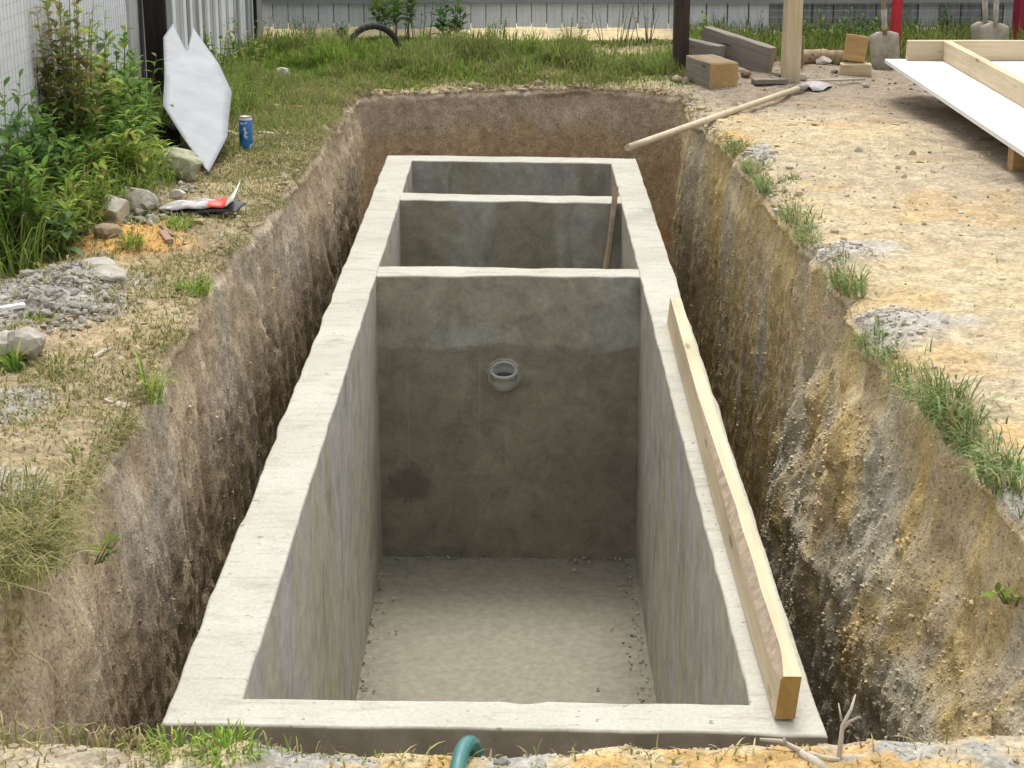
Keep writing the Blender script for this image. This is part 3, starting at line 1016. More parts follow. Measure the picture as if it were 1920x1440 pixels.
def wires(parent, length, z0, z1, along_y, off=0.03):
    """welded wire mesh as one part"""
    V, Q = [], []
    def bar(a, b, t=0.0011):
        a, b = Vector(a), Vector(b)
        d = (b - a).normalized()
        n = d.cross(Vector((1, 0, 0)))
        if n.length < 0.1:
            n = d.cross(Vector((0, 1, 0)))
        n.normalize()
        m = d.cross(n)
        s = len(V)
        for p in (a, b):
            for k in range(3):
                an = 2 * math.pi * k / 3
                V.append(tuple(p + n * math.cos(an) * t + m * math.sin(an) * t))
        for k in range(3):
            Q.append((s + k, s + (k + 1) % 3, s + 3 + (k + 1) % 3, s + 3 + k))
    L2 = length / 2
    for z in np.arange(z0, z1, 0.05):
        bar((off, -L2, z), (off, L2, z)) if along_y else bar((-L2, -off, z), (L2, -off, z))
    for s in np.arange(-L2, L2, 0.05):
        bar((off, s, z0), (off, s, z1)) if along_y else bar((s, -off, z0), (s, -off, z1))
    me = bpy.data.meshes.new('wire_mesh')
    me.from_pydata(V, [], Q)
    o = link('wire_mesh', me, M_WIRE, parent)
    o['kind'] = 'stuff'
    return o

M_GREYB = m_wood('silver_grey_board', (0.58, 0.59, 0.595), (0.40, 0.41, 0.415), knots=False)
M_WHITEB = m_wood('whitewashed_board', (0.88, 0.89, 0.91), (0.79, 0.81, 0.84), knots=False)
M_DARKB = m_wood('dark_weathered_board', (0.36, 0.37, 0.38), (0.20, 0.205, 0.205), knots=False)
fence_left()

def board_fence(name, label, p0, p1, bw, mats, zb, zt, rails, gaps=0.006, wire=True, seed=0):
    a, b = Vector((*p0, 0)), Vector((*p1, 0))
    d = b - a
    Ln = d.length
    f = thing(name, label, 'fence', (a + b) / 2, (0, 0, math.atan2(d.y, d.x)))
    rnd = random.Random(seed)
    n = int(Ln / bw)
    h = zt - zb
    meshes = [box_mesh('board', h + rnd.uniform(-0.02, 0.02), bw - gaps, 0.02, 0.003, cuts=2, jitter=0.001, seed=k) for k in range(4)]
    for k in range(n):
        t = (k + 0.5) / n
        m = mats(t, rnd)
        key = m.name
        me = meshes[rnd.randrange(4)]
        mk = 'board_' + key + me.name
        if mk not in bpy.data.meshes:
            c = me.copy(); c.name = mk
            c.materials.append(m)
        link('board', bpy.data.meshes[mk], None, f, (-Ln / 2 + Ln * t, rnd.uniform(-0.006, 0.004), (zb + zt) / 2 + rnd.uniform(-0.012, 0.012)), (0, R(-90), R(90) + rnd.uniform(-0.004, 0.004)))
    link('added_backing', box_mesh('added_backing', Ln, 0.004, h - 0.04, 0.0), M_DARKB, f, (0, 0.022, (zb + zt) / 2 + 0.01))  # sheet added behind the boards so their gaps show dark
    for (z, hh) in rails:
        link('rail', box_mesh('rail', Ln, 0.035, hh, 0.004, cuts=6, jitter=0.002), M_RAIL, f, (0, -0.045, z))
    if wire:
        wires(f, Ln, 0.0, zt, False, 0.07)
    return f
M_RAIL = m_wood('grey_green_rail', (0.38, 0.40, 0.40), (0.28, 0.295, 0.295), knots=False)
board_fence('board_fence', 'weathered grey board fence on the left, beyond the black post', (-2.02, 9.62), (-2.02, 14.2), 0.105,
            lambda t, r: r.choice([M_GREYB, M_GREYB, M_WHITEB, M_DARKB]), -0.05, 1.4, [(0.9, 0.07)], 0.008, False, 3)
board_fence('board_fence', 'whitewashed board fence with wire mesh, closing the back of the yard', (-2.05, 14.25), (1.25, 14.25), 0.115,
            lambda t, r: M_WHITEB, 0.015, 1.35, [(0.265, 0.12), (1.1, 0.1)], 0.004, True, 5)
board_fence('board_fence', 'darker weathered board fence behind the stacked timber and red posts', (1.26, 14.27), (6.5, 14.27), 0.16,
            lambda t, r: M_WHITEB if t < 0.12 else r.choice([M_DARKB, M_DARKB, M_GREYB]), 0.0, 1.35, [(0.265, 0.12), (1.1, 0.1)], 0.008, True, 8)

def post(name, label, px, py, w, h, mat, cat='post', lean=(0, 0), rz=0.0, group=None):
    p = G(px, py)
    o = link(name, box_mesh(name, h, w, w * 0.92, 0.008, cuts=5, jitter=0.0025, seed=int(px)), mat, None)
    # long axis of the mesh stands upright
    o.matrix_world = Matrix.Translation((p.x, p.y, p.z + h / 2 - 0.06)) @ Euler((lean[0], lean[1], rz)).to_matrix().to_4x4() @ Matrix.Rotation(R(-90), 4, 'Y')
    return tag(o, label, cat, group)
post('fence_post', 'thick black tarred fence post behind the leaning white sheet', 303, 238, 0.125, 1.65, M_POST, rz=0.15)
post('fence_post', 'black fence post in the far left corner, where the two fences meet', 470, 90, 0.12, 1.6, M_POST, rz=0.1)
post('fence_post', 'dark brown post in the back grass, left of the squared timber block', 1275, 140, 0.105, 1.6, M_BROWNPOST, rz=0.05)
post('wooden_post', 'pale fresh sawn post standing among the stacked timber', 1481, 150, 0.112, 1.7, M_PINE, rz=0.12)
post('red_post', 'red painted post with a spade leaning beside it', 1676, 112, 0.066, 1.7, M_RED, rz=0.2)
post('red_post', 'dark red post at the right edge, behind the white platform', 1912, 98, 0.12, 1.7, m_plain('dark_red_paint', (0.27, 0.012, 0.04), 0.5, 0.4, 0, 0.15), rz=0.1)

# ------------------------------------------------------------------ things on the left bank
def white_sheet():
    tip = G(391, 333)
    q = Vector((-1.80, 9.40, 0.46)) - Vector((-1.434, 8.18, 0))
    n = Vector((0.5, -0.4, 0)); n.z = -(n.x * q.x + n.y * q.y) / q.z
    n.normalize()
    def hit(px, py):
        a = U(px, py, y=1.0); o = Vector((0, 0, CAM_H)); d = a - o
        t = (tip - o).dot(n) / d.dot(n)
        return o + d * t
    px = [(391, 334), (345, 268), (306, 206), (309, 150), (307, 75), (325, 50), (338, 77), (351, 103), (357, 80), (362, 58), (385, 90), (410, 126), (435, 180), (430, 225), (427, 262), (408, 300)]
    ex = n.cross(Vector((0, 0, 1))).normalized()
    ey = n.cross(ex)
    P2 = [((hit(*p) - tip).dot(ex), (hit(*p) - tip).dot(ey)) for p in px]
    bm = bmesh.new()
    vs = [bm.verts.new((x, y, 0)) for x, y in P2]
    f = bm.faces.new(vs)
    bmesh.ops.triangulate(bm, faces=[f])
    for _ in range(3):
        bmesh.ops.subdivide_edges(bm, edges=list(bm.edges), cuts=1, use_grid_fill=False)
        bmesh.ops.triangulate(bm, faces=list(bm.faces))
    for v in bm.verts:
        v.co.z += 0.007 * math.sin(v.co.x * 4.0 + 0.6) + 0.004 * math.sin(v.co.y * 5 + v.co.x * 2)
    me = bpy.data.meshes.new('metal_sheet')
    bm.to_mesh(me); bm.free()
    me.polygons.foreach_set('use_smooth', [True] * len(me.polygons))
    o = link('metal_sheet', me, M_SHEET)
    rot = Matrix((ex, ey, n)).transposed()
    o.matrix_world = Matrix.Translation(tip + Vector((0, 0, 0.02))) @ rot.to_4x4()
    md = o.modifiers.new('t', 'SOLIDIFY'); md.thickness = 0.003
    tag(o, 'pale grey notched metal sheet leaning on the black post', 'metal sheet')
white_sheet()

def can():
    p = G(462, 281)
    c = thing('drink_can', 'blue drink can with a silver rim standing on the left bank', 'can', p, (R(-2), R(2), R(40)))
    r, h = 0.033, 0.165
    n = NT('can_print')
    v = n.map()
    z = n.sep(n.tc.outputs['Object'])[2]
    wv = n.noise(n.map((22, 22, 16)), 1.3, 3, 0.5)
    col = n.mix(n.ramp(wv, [(0.56, 0.0), (0.60, 0.8)]), (0.03, 0.17, 0.48), (0.01, 0.03, 0.12))
    col = n.mix(n.ramp(n.noise(n.map((16, 16, 20), loc=(4, 2, 0)), 1.6, 2, 0.5), [(0.62, 0.0), (0.64, 0.9)]), col, (0.6, 0.65, 0.72))
    col = n.mix(n.ramp(n.math('MULTIPLY', z, 5.0), [(0.735, 0.0), (0.74, 1.0)]), col, (0.62, 0.60, 0.60))
    col = n.mix(n.ramp(n.math('MULTIPLY', z, 5.0), [(0.785, 0.0), (0.787, 1.0)]), col, (0.45, 0.09, 0.07))
    m = n.fin(col, 0.35, 0.5)
    alu = m_plain('aluminium', (0.6, 0.6, 0.6), 0.35, 0.5, 0.7, 0.05)
    link('can_body', lathe_mesh('can_body', [(0.0, 0.006), (r * 0.75, 0.004), (r * 0.8, 0.0), (r, 0.012), (r, h - 0.014), (r * 0.84, h - 0.003)], 28), m, c)
    link('can_lid', lathe_mesh('can_lid', [(r * 0.84, h - 0.0035), (r * 0.86, h), (r * 0.82, h), (r * 0.8, h - 0.005), (0.0, h - 0.005)], 28), alu, c)
    link('pull_tab', box_mesh('pull_tab', 0.022, 0.013, 0.002, 0.0008), alu, c, (0.006, 0, h - 0.0030))
can()

def tool_pack():
    p = G(378, 398, 0.012)
    c = thing('packaged_tool', 'flat black and silver package with red print, lying on the left bank', 'package', p, (R(4), R(-5), R(-10)))
    n = NT('pack_print')
    x, y, z = n.sep(n.tc.outputs['Object'])
    nz = n.noise(n.map((9, 22, 1)), 1.2, 5, 0.6)
    col = n.mix(n.ramp(nz, [(0.40, 0.0), (0.62, 1.0)]), (0.32, 0.30, 0.29), (0.68, 0.66, 0.66))
    col = n.mix(n.ramp(n.math('ADD', n.math('MULTIPLY', y, -9.0), n.math('MULTIPLY', nz, 0.5)), [(0.78, 0.0), (0.84, 1.0)]), col, (0.03, 0.03, 0.04))
    rr = n.ramp(n.math('ADD', n.math('MULTIPLY', x, 6.0), n.math('MULTIPLY', nz, 0.8)), [(0.66, 0.0), (0.72, 1.0)])
    col = n.mix(rr, col, (0.72, 0.075, 0.05))
    col = n.mix(n.ramp(n.math('MULTIPLY', x, 6.0), [(0.76, 0.0), (0.78, 1.0)]), col, (0.74, 0.74, 0.74))
    mp = n.fin(col, 0.3, 0.5)
    def slab(name, z0, th, sx, sy, mat, warp):
        nx, ny = 26, 10
        V, Q = [], []
        for s in (0, 1):
            for i in range(nx):
                for j in range(ny):
                    u, v = i / (nx - 1) - 0.5, j / (ny - 1) - 0.5
                    w = sy * (1 - 0.25 * max(0, -u))
                    zz = z0 + s * th * (1 - 0.8 * (abs(v) * 2) ** 4) * (1 - 0.7 * (abs(u) * 2) ** 6) + warp(u, v)
                    V.append((u * sx, v * w, zz))
        o_ = nx * ny
        for i in range(nx - 1):
            for j in range(ny - 1):
                a = i * ny + j
                Q.append((a, a + 1, a + ny + 1, a + ny))
                Q.append((o_ + a, o_ + a + ny, o_ + a + ny + 1, o_ + a + 1))
        for i in range(nx - 1):
            for j in (0, ny - 1):
                a = i * ny + j
                Q.append((a, a + ny, o_ + a + ny, o_ + a))
        for j in range(ny - 1):
            for i in (0, nx - 1):
                a = i * ny + j
                Q.append((a, a + 1, o_ + a + 1, o_ + a))
        me = bpy.data.meshes.new(name)
        me.from_pydata(V, [], Q)
        bm = bmesh.new(); bm.from_mesh(me); bmesh.ops.recalc_face_normals(bm, faces=bm.faces); bm.to_mesh(me); bm.free()
        me.polygons.foreach_set('use_smooth', [True] * len(me.polygons))
        return link(name, me, mat, c)
    slab('base_card', 0.0, 0.018, 0.345, 0.15, M_BLACK, lambda u, v: 0.004 * math.sin(7 * u))
    slab('printed_sleeve', 0.019, 0.016, 0.335, 0.125, mp, lambda u, v: 0.003 * math.sin(20 * u + 5 * v) + 0.006 * max(0, u) ** 2 + (0.06 * max(0, u - 0.36) / 0.14 if u > 0.36 else 0) * (0.4 + v + 0.5))
tool_pack()

def rock(name, label, cat, px, py, s, mat, seed, sink=0.3, rot=0.0, group=None, rough=0.35, tilt=(0, 0), cuts=6):
    p = G(px, py)
    o = link(name, rock_mesh(name, s[0], s[1], s[2], seed, rough, 3, cuts), mat, None, (p.x, p.y, p.z + s[2] * (1 - sink)), (tilt[0], tilt[1], rot))
    return tag(o, label, cat, group)
bk_ = G(212, 428)
tag(link('paving_block', box_mesh('paving_block', 0.10, 0.085, 0.062, 0.006, 0.003, 4), M_PALESTONE, None, (bk_.x, bk_.y + 0.02, bk_.z + 0.075), (R(28), R(14), R(-20))),
    'pale square concrete block tilted at the edge of the weeds', 'concrete block')
sb_ = G(205, 436)
tag(link('earth_clod', rock_mesh('earth_clod', 0.06, 0.06, 0.035, 31), M_OLDWOOD, None, (sb_.x - 0.01, sb_.y + 0.03, sb_.z + 0.02)), 'brown clod under the tilted pale block', 'clod')
rock('flat_stone', 'flat grey stone slab lying above the grey rubble', 'stone', 172, 512, (0.10, 0.085, 0.026), M_STONE, 3, 0.1, 0.5, rough=0.22, tilt=(0.12, -0.05))
rock('flat_stone', 'smaller flat grey stone overlapping the slab, beside the dry grass', 'stone', 203, 524, (0.075, 0.06, 0.022), M_STONE, 14, 0.0, -0.5, rough=0.25, tilt=(0.1, 0.1))
rock('concrete_lump', 'big lichen grey concrete lump at the foot of the leaning sheet', 'concrete lump', 328, 338, (0.115, 0.10, 0.105), M_MOSSY, 22, 0.25, 0.3, rough=0.5)
rock('concrete_lump', 'grey broken concrete lump half hidden in weeds left of the package', 'concrete lump', 252, 384, (0.095, 0.08, 0.06), M_STONE, 25, 0.2, 0.8, rough=0.5)
rock('stone', 'small pale stone just behind the black and red package', 'stone', 333, 371, (0.038, 0.028, 0.022), M_PALESTONE, 28, 0.2)
rock('stone', 'pale round stone in the grass before the far corner post', 'stone', 528, 152, (0.055, 0.05, 0.055), M_PALESTONE, 33, 0.3)
rock('brick_piece', 'orange brick fragment in the grass near the far corner', 'brick piece', 508, 156, (0.05, 0.035, 0.03), m_plain('orange_brick', (0.48, 0.21, 0.08), 0.9, 0.1), 35, 0.3)
rock('stone', 'grey rough stone with orange sand at the left edge, below the rubble', 'stone', 42, 660, (0.075, 0.075, 0.06), M_STONE, 41, 0.3)
rock('stone', 'pale stone at the lower left rim of the bank', 'stone', 12, 680, (0.05, 0.06, 0.045), M_PALESTONE, 43, 0.3)

def heap(name, label, px, py, rx, ry, n, s0, s1, mat, seed, hh=0.06):
    p = G(px, py)
    h = thing(name, label, 'rubble', p)
    rnd = random.Random(seed)
    protos = [rock_mesh('stone', 1, 0.75, 0.5, seed * 10 + k, 0.75, 2, 8) for k in range(7)]
    for m_ in protos:
        m_.materials.append(mat)
    for k in range(n):
        a, r = rnd.uniform(0, 6.28), math.sqrt(rnd.random())
        x, y = p.x + rx * r * math.cos(a), p.y + ry * r * math.sin(a)
        s = rnd.uniform(s0, s1) * (1.15 - 0.5 * r)
        z = float(gz(np.array([x]), np.array([y]))[0]) - p.z + s * 0.3 + hh * (1 - r) * rnd.random()
        o = link('stone', rnd.choice(protos), None, h, (x - p.x, y - p.y, z), (rnd.uniform(-0.5, 0.5), rnd.uniform(-0.5, 0.5), rnd.uniform(0, 6.28)))
        o.scale = (s, s, s)
heap('rubble_heap', 'grey rubble and clay heap on the left bank beside the weeds', 105, 550, 0.20, 0.34, 170, 0.005, 0.026, M_STONE, 2, 0.035)
heap('rubble_heap', 'loose broken mortar heap between the weeds and the package', 268, 374, 0.12, 0.18, 34, 0.014, 0.04, M_MOSSY, 3)
heap('rubble_heap', 'small stones scattered round the lump under the leaning sheet', 350, 352, 0.09, 0.12, 18, 0.01, 0.026, M_STONE, 4, 0.01)

def lying(name, label, cat, p0, p1, w, h, mat, seed=0, dz=0.0, bevel=0.003):
    a, b = (G(*p0) if len(p0) == 2 else Vector(p0)), (G(*p1) if len(p1) == 2 else Vector(p1))
    d = b - a
    o = link(name, box_mesh(name, d.length, w, h, bevel, 0.0015, seed, 4), mat)
    rot = d.to_track_quat('X', 'Z')
    o.matrix_world = Matrix.Translation((a + b) / 2 + Vector((0, 0, h / 2 + dz))) @ rot.to_matrix().to_4x4()
    return tag(o, label, cat)
lying('dark_board', 'black board on edge filling the dark gap under the leaning sheet', 'board', (290, 260), (334, 291), 0.03, 0.135, M_POST, 11, -0.015)  # black board added to fill the dark area under the sheet
lying('board_piece', 'brown splintered board lying below the grey rubble', 'board', (72, 612), (150, 590), 0.035, 0.014, M_OLDWOOD, 1)
lying('wood_chip', 'pale wood splinter on bare earth below the brown board', 'wood chip', (176, 672), (206, 655), 0.016, 0.008, M_STICK, 2)
lying('wood_chip', 'pale flat wood chip at the trench lip, near left', 'wood chip', (200, 752), (240, 768), 0.028, 0.01, M_STICK, 3)
lying('wood_chip', 'thin brown stick lying on the orange sand', 'wood chip', (302, 425), (326, 445), 0.018, 0.01, M_OLDWOOD, 4)
lying('wood_chip', 'pale straw coloured splinter beside the orange sand', 'wood chip', (335, 445), (348, 458), 0.010, 0.006, M_STICK, 5)
lying('stone_piece', 'small pinkish brick piece on the orange sand', 'brick piece', (304, 440), (318, 458), 0.03, 0.02, m_plain('pink_brick', (0.36, 0.23, 0.18), 0.9, 0.1), 6)
lying('plastic_strip', 'white plastic strip at the left edge, beside the rubble', 'plastic strip', (-12, 612), (48, 588), 0.028, 0.012, M_WHITEPANEL, 7, 0.05)
lying('wood_chip', 'pale crumpled paper-like chip lying left of the blue can', 'wood chip', (428, 248), (448, 256), 0.03, 0.012, M_STICK, 8)
lying('wood_chip', 'pale flat chip lying right of the blue can', 'wood chip', (485, 250), (522, 254), 0.03, 0.010, M_PALESTONE, 9)

# ------------------------------------------------------------------ timber and tools at the back right
def dbox(name, label, cat, p, size, rz, mat, seed=0, tilt=(0, 0), dz=0.0, bevel=0.006):
    o = link(name, box_mesh(name, *size, bevel, 0.002, seed, 3), mat, None, (p.x, p.y, p.z + size[2] / 2 + dz), (tilt[0], tilt[1], rz))
    return tag(o, label, cat)
def squared_block():
    p = G(1318, 167)
    a = U(1318, 166, p.z)
    sx, sy, sz = 0.42, 0.195, 0.165
    me = box_mesh('timber_block', sx, sy, sz, 0.007, 0.002, 5, 3)
    me.materials.append(M_GREYWOOD); me.materials.append(M_PINE_DARK); me.materials.append(M_OLDWOOD)
    for f in me.polygons:
        if f.normal.x < -0.7:
            f.material_index = 1
        elif f.normal.z > 0.7:
            f.material_index = 2
    o = link('timber_block', me, None, None)
    rz = R(106)
    o.rotation_euler = (0, 0, rz)
    o.location = (U(1348, 166, p.z).x - 0.06 + 0.03, a.y + 0.21, p.z + sz / 2 - 0.004)
    tag(o, 'heavy squared timber block with a yellow sawn end, by the brown post', 'timber block')
squared_block()
def grey_beam():
    a = Vector(U(1293, 98, y=12.35)); b = Vector(U(1440, 113, y=12.05))
    for (p0, p1, w, h, lab, sd_) in ((U(1320, 74, y=12.30), U(1446, 115, y=11.98), 0.085, 0.18, 'long broad weathered grey beam slanting down to the foot of the pale post', 3),
                                     (U(1284, 87, y=12.30), U(1352, 103, y=12.05), 0.07, 0.115, 'short weathered grey beam end resting above the squared block', 4)):
        d = p1 - p0
        o = link('weathered_beam', box_mesh('weathered_beam', d.length * 1.0, w, h, 0.006, 0.003, sd_, 5), M_GREYWOOD)
        o.matrix_world = Matrix.Translation((p0 + p1) / 2) @ d.to_track_quat('X', 'Z').to_matrix().to_4x4()
        tag(o, lab, 'timber beam')
grey_beam()
p = G(1443, 157)
dbox('flat_board', 'short grey board lying flat at the foot of the pale post', 'board', p, (0.22, 0.10, 0.03), R(8), M_GREYWOOD, 6)
p = G(1512, 142)
dbox('board_offcut', 'short brown plank upright just behind the pale post', 'board', p + Vector((-0.02, 0.25, 0)), (0.06, 0.03, 0.22), R(20), M_OLDWOOD, 7)
def log():
    a, b = G(1496, 122), G(1592, 118)
    a.z += 0.045; b.z += 0.05
    pts = [a.lerp(b, t) + Vector((0, 0, 0.008 * math.sin(5 * t))) for t in np.linspace(-0.1, 1.15, 12)]
    o = link('log', tube_mesh('log', [q - a for q in pts], [0.052 + 0.005 * math.sin(4 * t) for t in range(12)], 12), m_wood('peeled_log', (0.42, 0.31, 0.21), (0.26, 0.175, 0.11)), None, a)
    tag(o, 'thin brown log lying behind the pale post', 'log')
log()
p = G(1606, 143)
dbox('pine_block', 'pale sawn pine block lying flat, with another block on top', 'wood block', p + Vector((0, 0.05, 0)), (0.20, 0.11, 0.075), R(-4), M_PINE, 8)
dbox('pine_block', 'yellow pine offcut standing tilted on the flat pine block', 'wood block', p + Vector((0.0, 0.085, 0)), (0.145, 0.05, 0.17), R(-6), M_PINE_DARK, 9, (R(-4), R(8)), 0.087)
for k, (px, py, s, lab) in enumerate(((1372, 153, 0.045, 'grey earth clod between the squared block and the flat grey board'), (1398, 150, 0.035, 'brown clod left of the flat grey board'), (1500, 150, 0.035, 'pale stone at the foot of the fresh sawn post'),
                                      (1545, 122, 0.05, 'grey split stone lying before the thin log'), (1285, 160, 0.03, 'small dark stone left of the squared timber block'), (1268, 155, 0.035, 'orange brown stone at the foot of the dark brown post'))):
    rock('stone', lab, 'stone', px, py, (s * 1.2, s, s * 0.75), [M_STONE, M_OLDWOOD, M_PALESTONE, M_STONE, M_STONE, M_BARK][k], 60 + k, 0.3, k)

def shovel_parts(root, hl, mat_h, mat_b, hr=0.0165):
    """handle along +z from the socket at 0, blade along -z"""
    link('handle', tube_mesh('handle', [(0.004 * math.sin(3 * t), 0, t * hl) for t in np.linspace(-0.05, 1, 14)], [hr * (1.02 - 0.12 * abs(t - 0.6)) for t in np.linspace(0, 1, 14)], 12), mat_h, root)
    link('socket', tube_mesh('socket', [(0, 0, 0.12), (0, 0, 0.0), (0, 0.004, -0.05)], [hr * 1.12, hr * 1.2, hr * 0.75], 12), mat_b, root)
    nx, nz = 13, 15
    V, Q = [], []
    for s in (0, 1):
        for i in range(nz):
            t = i / (nz - 1)
            w = 0.105 * (1 - 0.06 * t) if t < 0.7 else 0.101 * math.sqrt(max(0.0, 1 - ((t - 0.7) / 0.3) ** 2 * 0.985))
            if t < 0.08:
                w = 0.045 + (0.105 - 0.045) * math.sqrt(t / 0.08)
            for j in range(nx):
                u = j / (nx - 1) * 2 - 1
                V.append((u * w, 0.030 * (u * u) - 0.02 * math.sin(t * 2.6) + 0.025 * t * t - s * 0.0022, -0.03 - t * 0.28))
    o_ = nx * nz
    for i in range(nz - 1):
        for j in range(nx - 1):
            a = i * nx + j
            Q.append((a, a + 1, a + nx + 1, a + nx))
            Q.append((o_ + a, o_ + a + nx, o_ + a + nx + 1, o_ + a + 1))
    me = bpy.data.meshes.new('blade')
    me.from_pydata(V, [], Q)
    me.polygons.foreach_set('use_smooth', [True] * len(Q))
    link('blade', me, mat_b, root)

def lying_shovel():
    s = U(1512, 166, 0.0)
    sock = G(1508, 172, 0.034)
    mid = G(1345, 225, 0.019)
    d = (mid - sock)
    # end of the shaft: keep the line of sight of the photo's tip
    best = min((abs((U(1176, 269, y=(sock + d * k).y) - (sock + d * k)).x), k) for k in np.linspace(1.2, 3.0, 200))[1]
    end = sock + d * best
    hl = (end - sock).length
    z = (end - sock).normalized()
    y = Vector((0.15, 0.25, -0.9)); y = (y - z * y.dot(z)).normalized()
    x = y.cross(z)
    r = thing('shovel', 'round point shovel lying with its long pale shaft out over the trench', 'shovel', sock)
    r.matrix_world = Matrix.Translation(sock) @ Matrix((x, y, z)).transposed().to_4x4()
    shovel_parts(r, hl, m_wood('pale_shaft', (0.62, 0.54, 0.39), (0.50, 0.41, 0.27), knots=False), M_STEEL, 0.0185)
lying_shovel()
def standing_spade(label, px, py, y, lean, rz):
    b = U(px, py, y=y)
    g = float(gz(np.array([b.x]), np.array([b.y]))[0])
    r = thing('spade', label, 'spade', (b.x, b.y, g + 0.30), (lean[0], lean[1], rz))
    shovel_parts(r, 1.15, M_OLDWOOD if px < 1700 else M_STICK, M_SPADE)
standing_spade('earth stained spade standing upright beside the red post', 1655, 110, 12.55, (R(-7), R(-4), 0.15), 0.1)
standing_spade('brown spade standing behind the platform, its blade above the rear beam', 1862, 95, 12.9, (R(-6), R(0), 0.0), 0.0)
standing_spade('second spade behind the platform, its shaft crossing left of the first', 1842, 100, 13.05, (R(-6), R(-3), 0.0), 0.25)
lying('pale_lath', 'thin bleached lath lying on the earth behind the shovel blade', 'lath', (1512, 159), (1622, 156), 0.018, 0.012, M_STICK, 12, 0.02)
rock('stone', 'small whitish stone at the end of the bleached lath', 'stone', 1624, 164, (0.024, 0.022, 0.018), M_PALESTONE, 71, 0.2)

def platform():
    z0, th = 0.125, 0.024
    x0, y1 = 2.235, 11.28
    c = thing('platform', 'white formwork panel raised on wooden blocks, with a pine frame on top', 'platform', (x0 + 1.2, 9.2, 0))
    ox, oy = x0 + 1.2, 9.2
    def pt(name, sx, sy, sz, x, y, z, mat, along_y=False, seed=0, bev=0.004):
        me = box_mesh(name, sy if along_y else sx, sx if along_y else sy, sz, bev, 0.001, seed, 3)
        return link(name, me, mat, c, (x - ox, y - oy, z), (0, 0, R(90) if along_y else 0))
    pt('panel', 2.6, 4.4, th, x0 + 1.3, y1 - 2.2, z0 + th / 2, M_WHITEPANEL, bev=0.002)
    zt = z0 + th + 0.002
    pt('frame_beam', 2.2, 0.05, 0.118, x0 + 0.12 + 1.1, y1 - 0.055, zt + 0.059, M_PINE, False, 1)
    pt('frame_beam', 0.05, 3.6, 0.118, x0 + 0.36, y1 - 0.085 - 1.8, zt + 0.059, M_PINE, True, 2)
    for k, (x, y) in enumerate(((x0 + 0.06, 8.36), (x0 + 0.60, 10.9), (x0 + 1.3, 8.4), (x0 + 1.3, 10.9), (x0 + 0.1, 7.2), (x0 + 2.3, 8.4), (x0 + 2.3, 10.9))):
        g = float(gz(np.array([x]), np.array([y]))[0])
        hgt = z0 - 0.001 - g + 0.01
        pt('support_block', 0.30, 0.09, hgt, x + 0.12, y, g - 0.01 + hgt / 2, M_PINE_DARK, False, 5 + k)
platform()

# ------------------------------------------------------------------ front lip: hose, dead branch
def hose():
    a = G(868, 1437)
    p = [(865, 1475), (862, 1440), (866, 1415), (876, 1395)]
    P = [G(*q) for q in p]
    zl = P[1].z
    yl = P[1].y
    pts = [P[0] + Vector((-0.03, -0.35, 0.015)), Vector((P[1].x - 0.008, yl - 0.10, zl + 0.012)), Vector((P[1].x, yl, zl + 0.022)), Vector((P[1].x + 0.012, yl + 0.055, zl + 0.024)), Vector((P[1].x + 0.024, yl + 0.095, zl + 0.0)), Vector((P[1].x + 0.03, yl + 0.115, zl - 0.06)), Vector((P[1].x + 0.03, yl + 0.12, zl - 0.20))]
    # smooth
    Q = []
    for i in range(len(pts) - 1):
        p0, p1, p2, p3 = pts[max(i - 1, 0)], pts[i], pts[i + 1], pts[min(i + 2, len(pts) - 1)]
        for t in np.linspace(0, 1, 7, endpoint=False):
            Q.append(0.5 * ((2 * p1) + (p2 - p0) * t + (2 * p0 - 5 * p1 + 4 * p2 - p3) * t * t + (3 * p1 - p0 - 3 * p2 + p3) * t ** 3))
    Q.append(pts[-1])
    o = link('garden_hose', tube_mesh('garden_hose', [q - P[1] for q in Q], 0.0165, 16), M_HOSE, None, P[1])
    tag(o, 'teal hose hanging over the near lip of the trench', 'hose')
hose()

def branch():
    base = G(1572, 1436)
    b = thing('dead_branch', 'bleached forked twig and bark lying on the near right lip', 'branch', base)
    def limb(name, pts, rad, mat):
        P = [Vector(q) - base for q in pts]
        link(name, tube_mesh(name, P, rad, 7), mat, b)
    z = base.z
    y = base.y + 0.02
    def W(px, py, dy=0.0):
        return U(px, py, y=y + dy)
    limb('stem', [W(1570, 1450), W(1575, 1405, 0.02), W(1580, 1360, 0.03), W(1596, 1330, 0.05), W(1604, 1302, 0.07)], [0.0055, 0.0055, 0.0045, 0.0035, 0.0015], M_STICK)
    limb('twig', [W(1580, 1368, 0.03), W(1594, 1352, 0.02), W(1612, 1343, 0.0)], [0.004, 0.003, 0.0015], M_STICK)
    limb('twig', [W(1578, 1352, 0.04), W(1575, 1335, 0.05), W(1572, 1318, 0.06)], [0.003, 0.002, 0.001], M_STICK)
    limb('root', [W(1575, 1425), W(1540, 1422, 0.02), W(1500, 1408, 0.04), W(1465, 1390, 0.06), W(1425, 1386, 0.08)], [0.005, 0.008, 0.007, 0.005, 0.003], M_STICK)
    limb('root', [W(1500, 1412, 0.03), W(1530, 1432, 0.0), W(1560, 1455, -0.04)], [0.008, 0.014, 0.012], M_STICK)
    limb('twig', [W(1472, 1394, 0.05), W(1470, 1384, 0.05)], [0.004, 0.002], M_STICK)
branch()

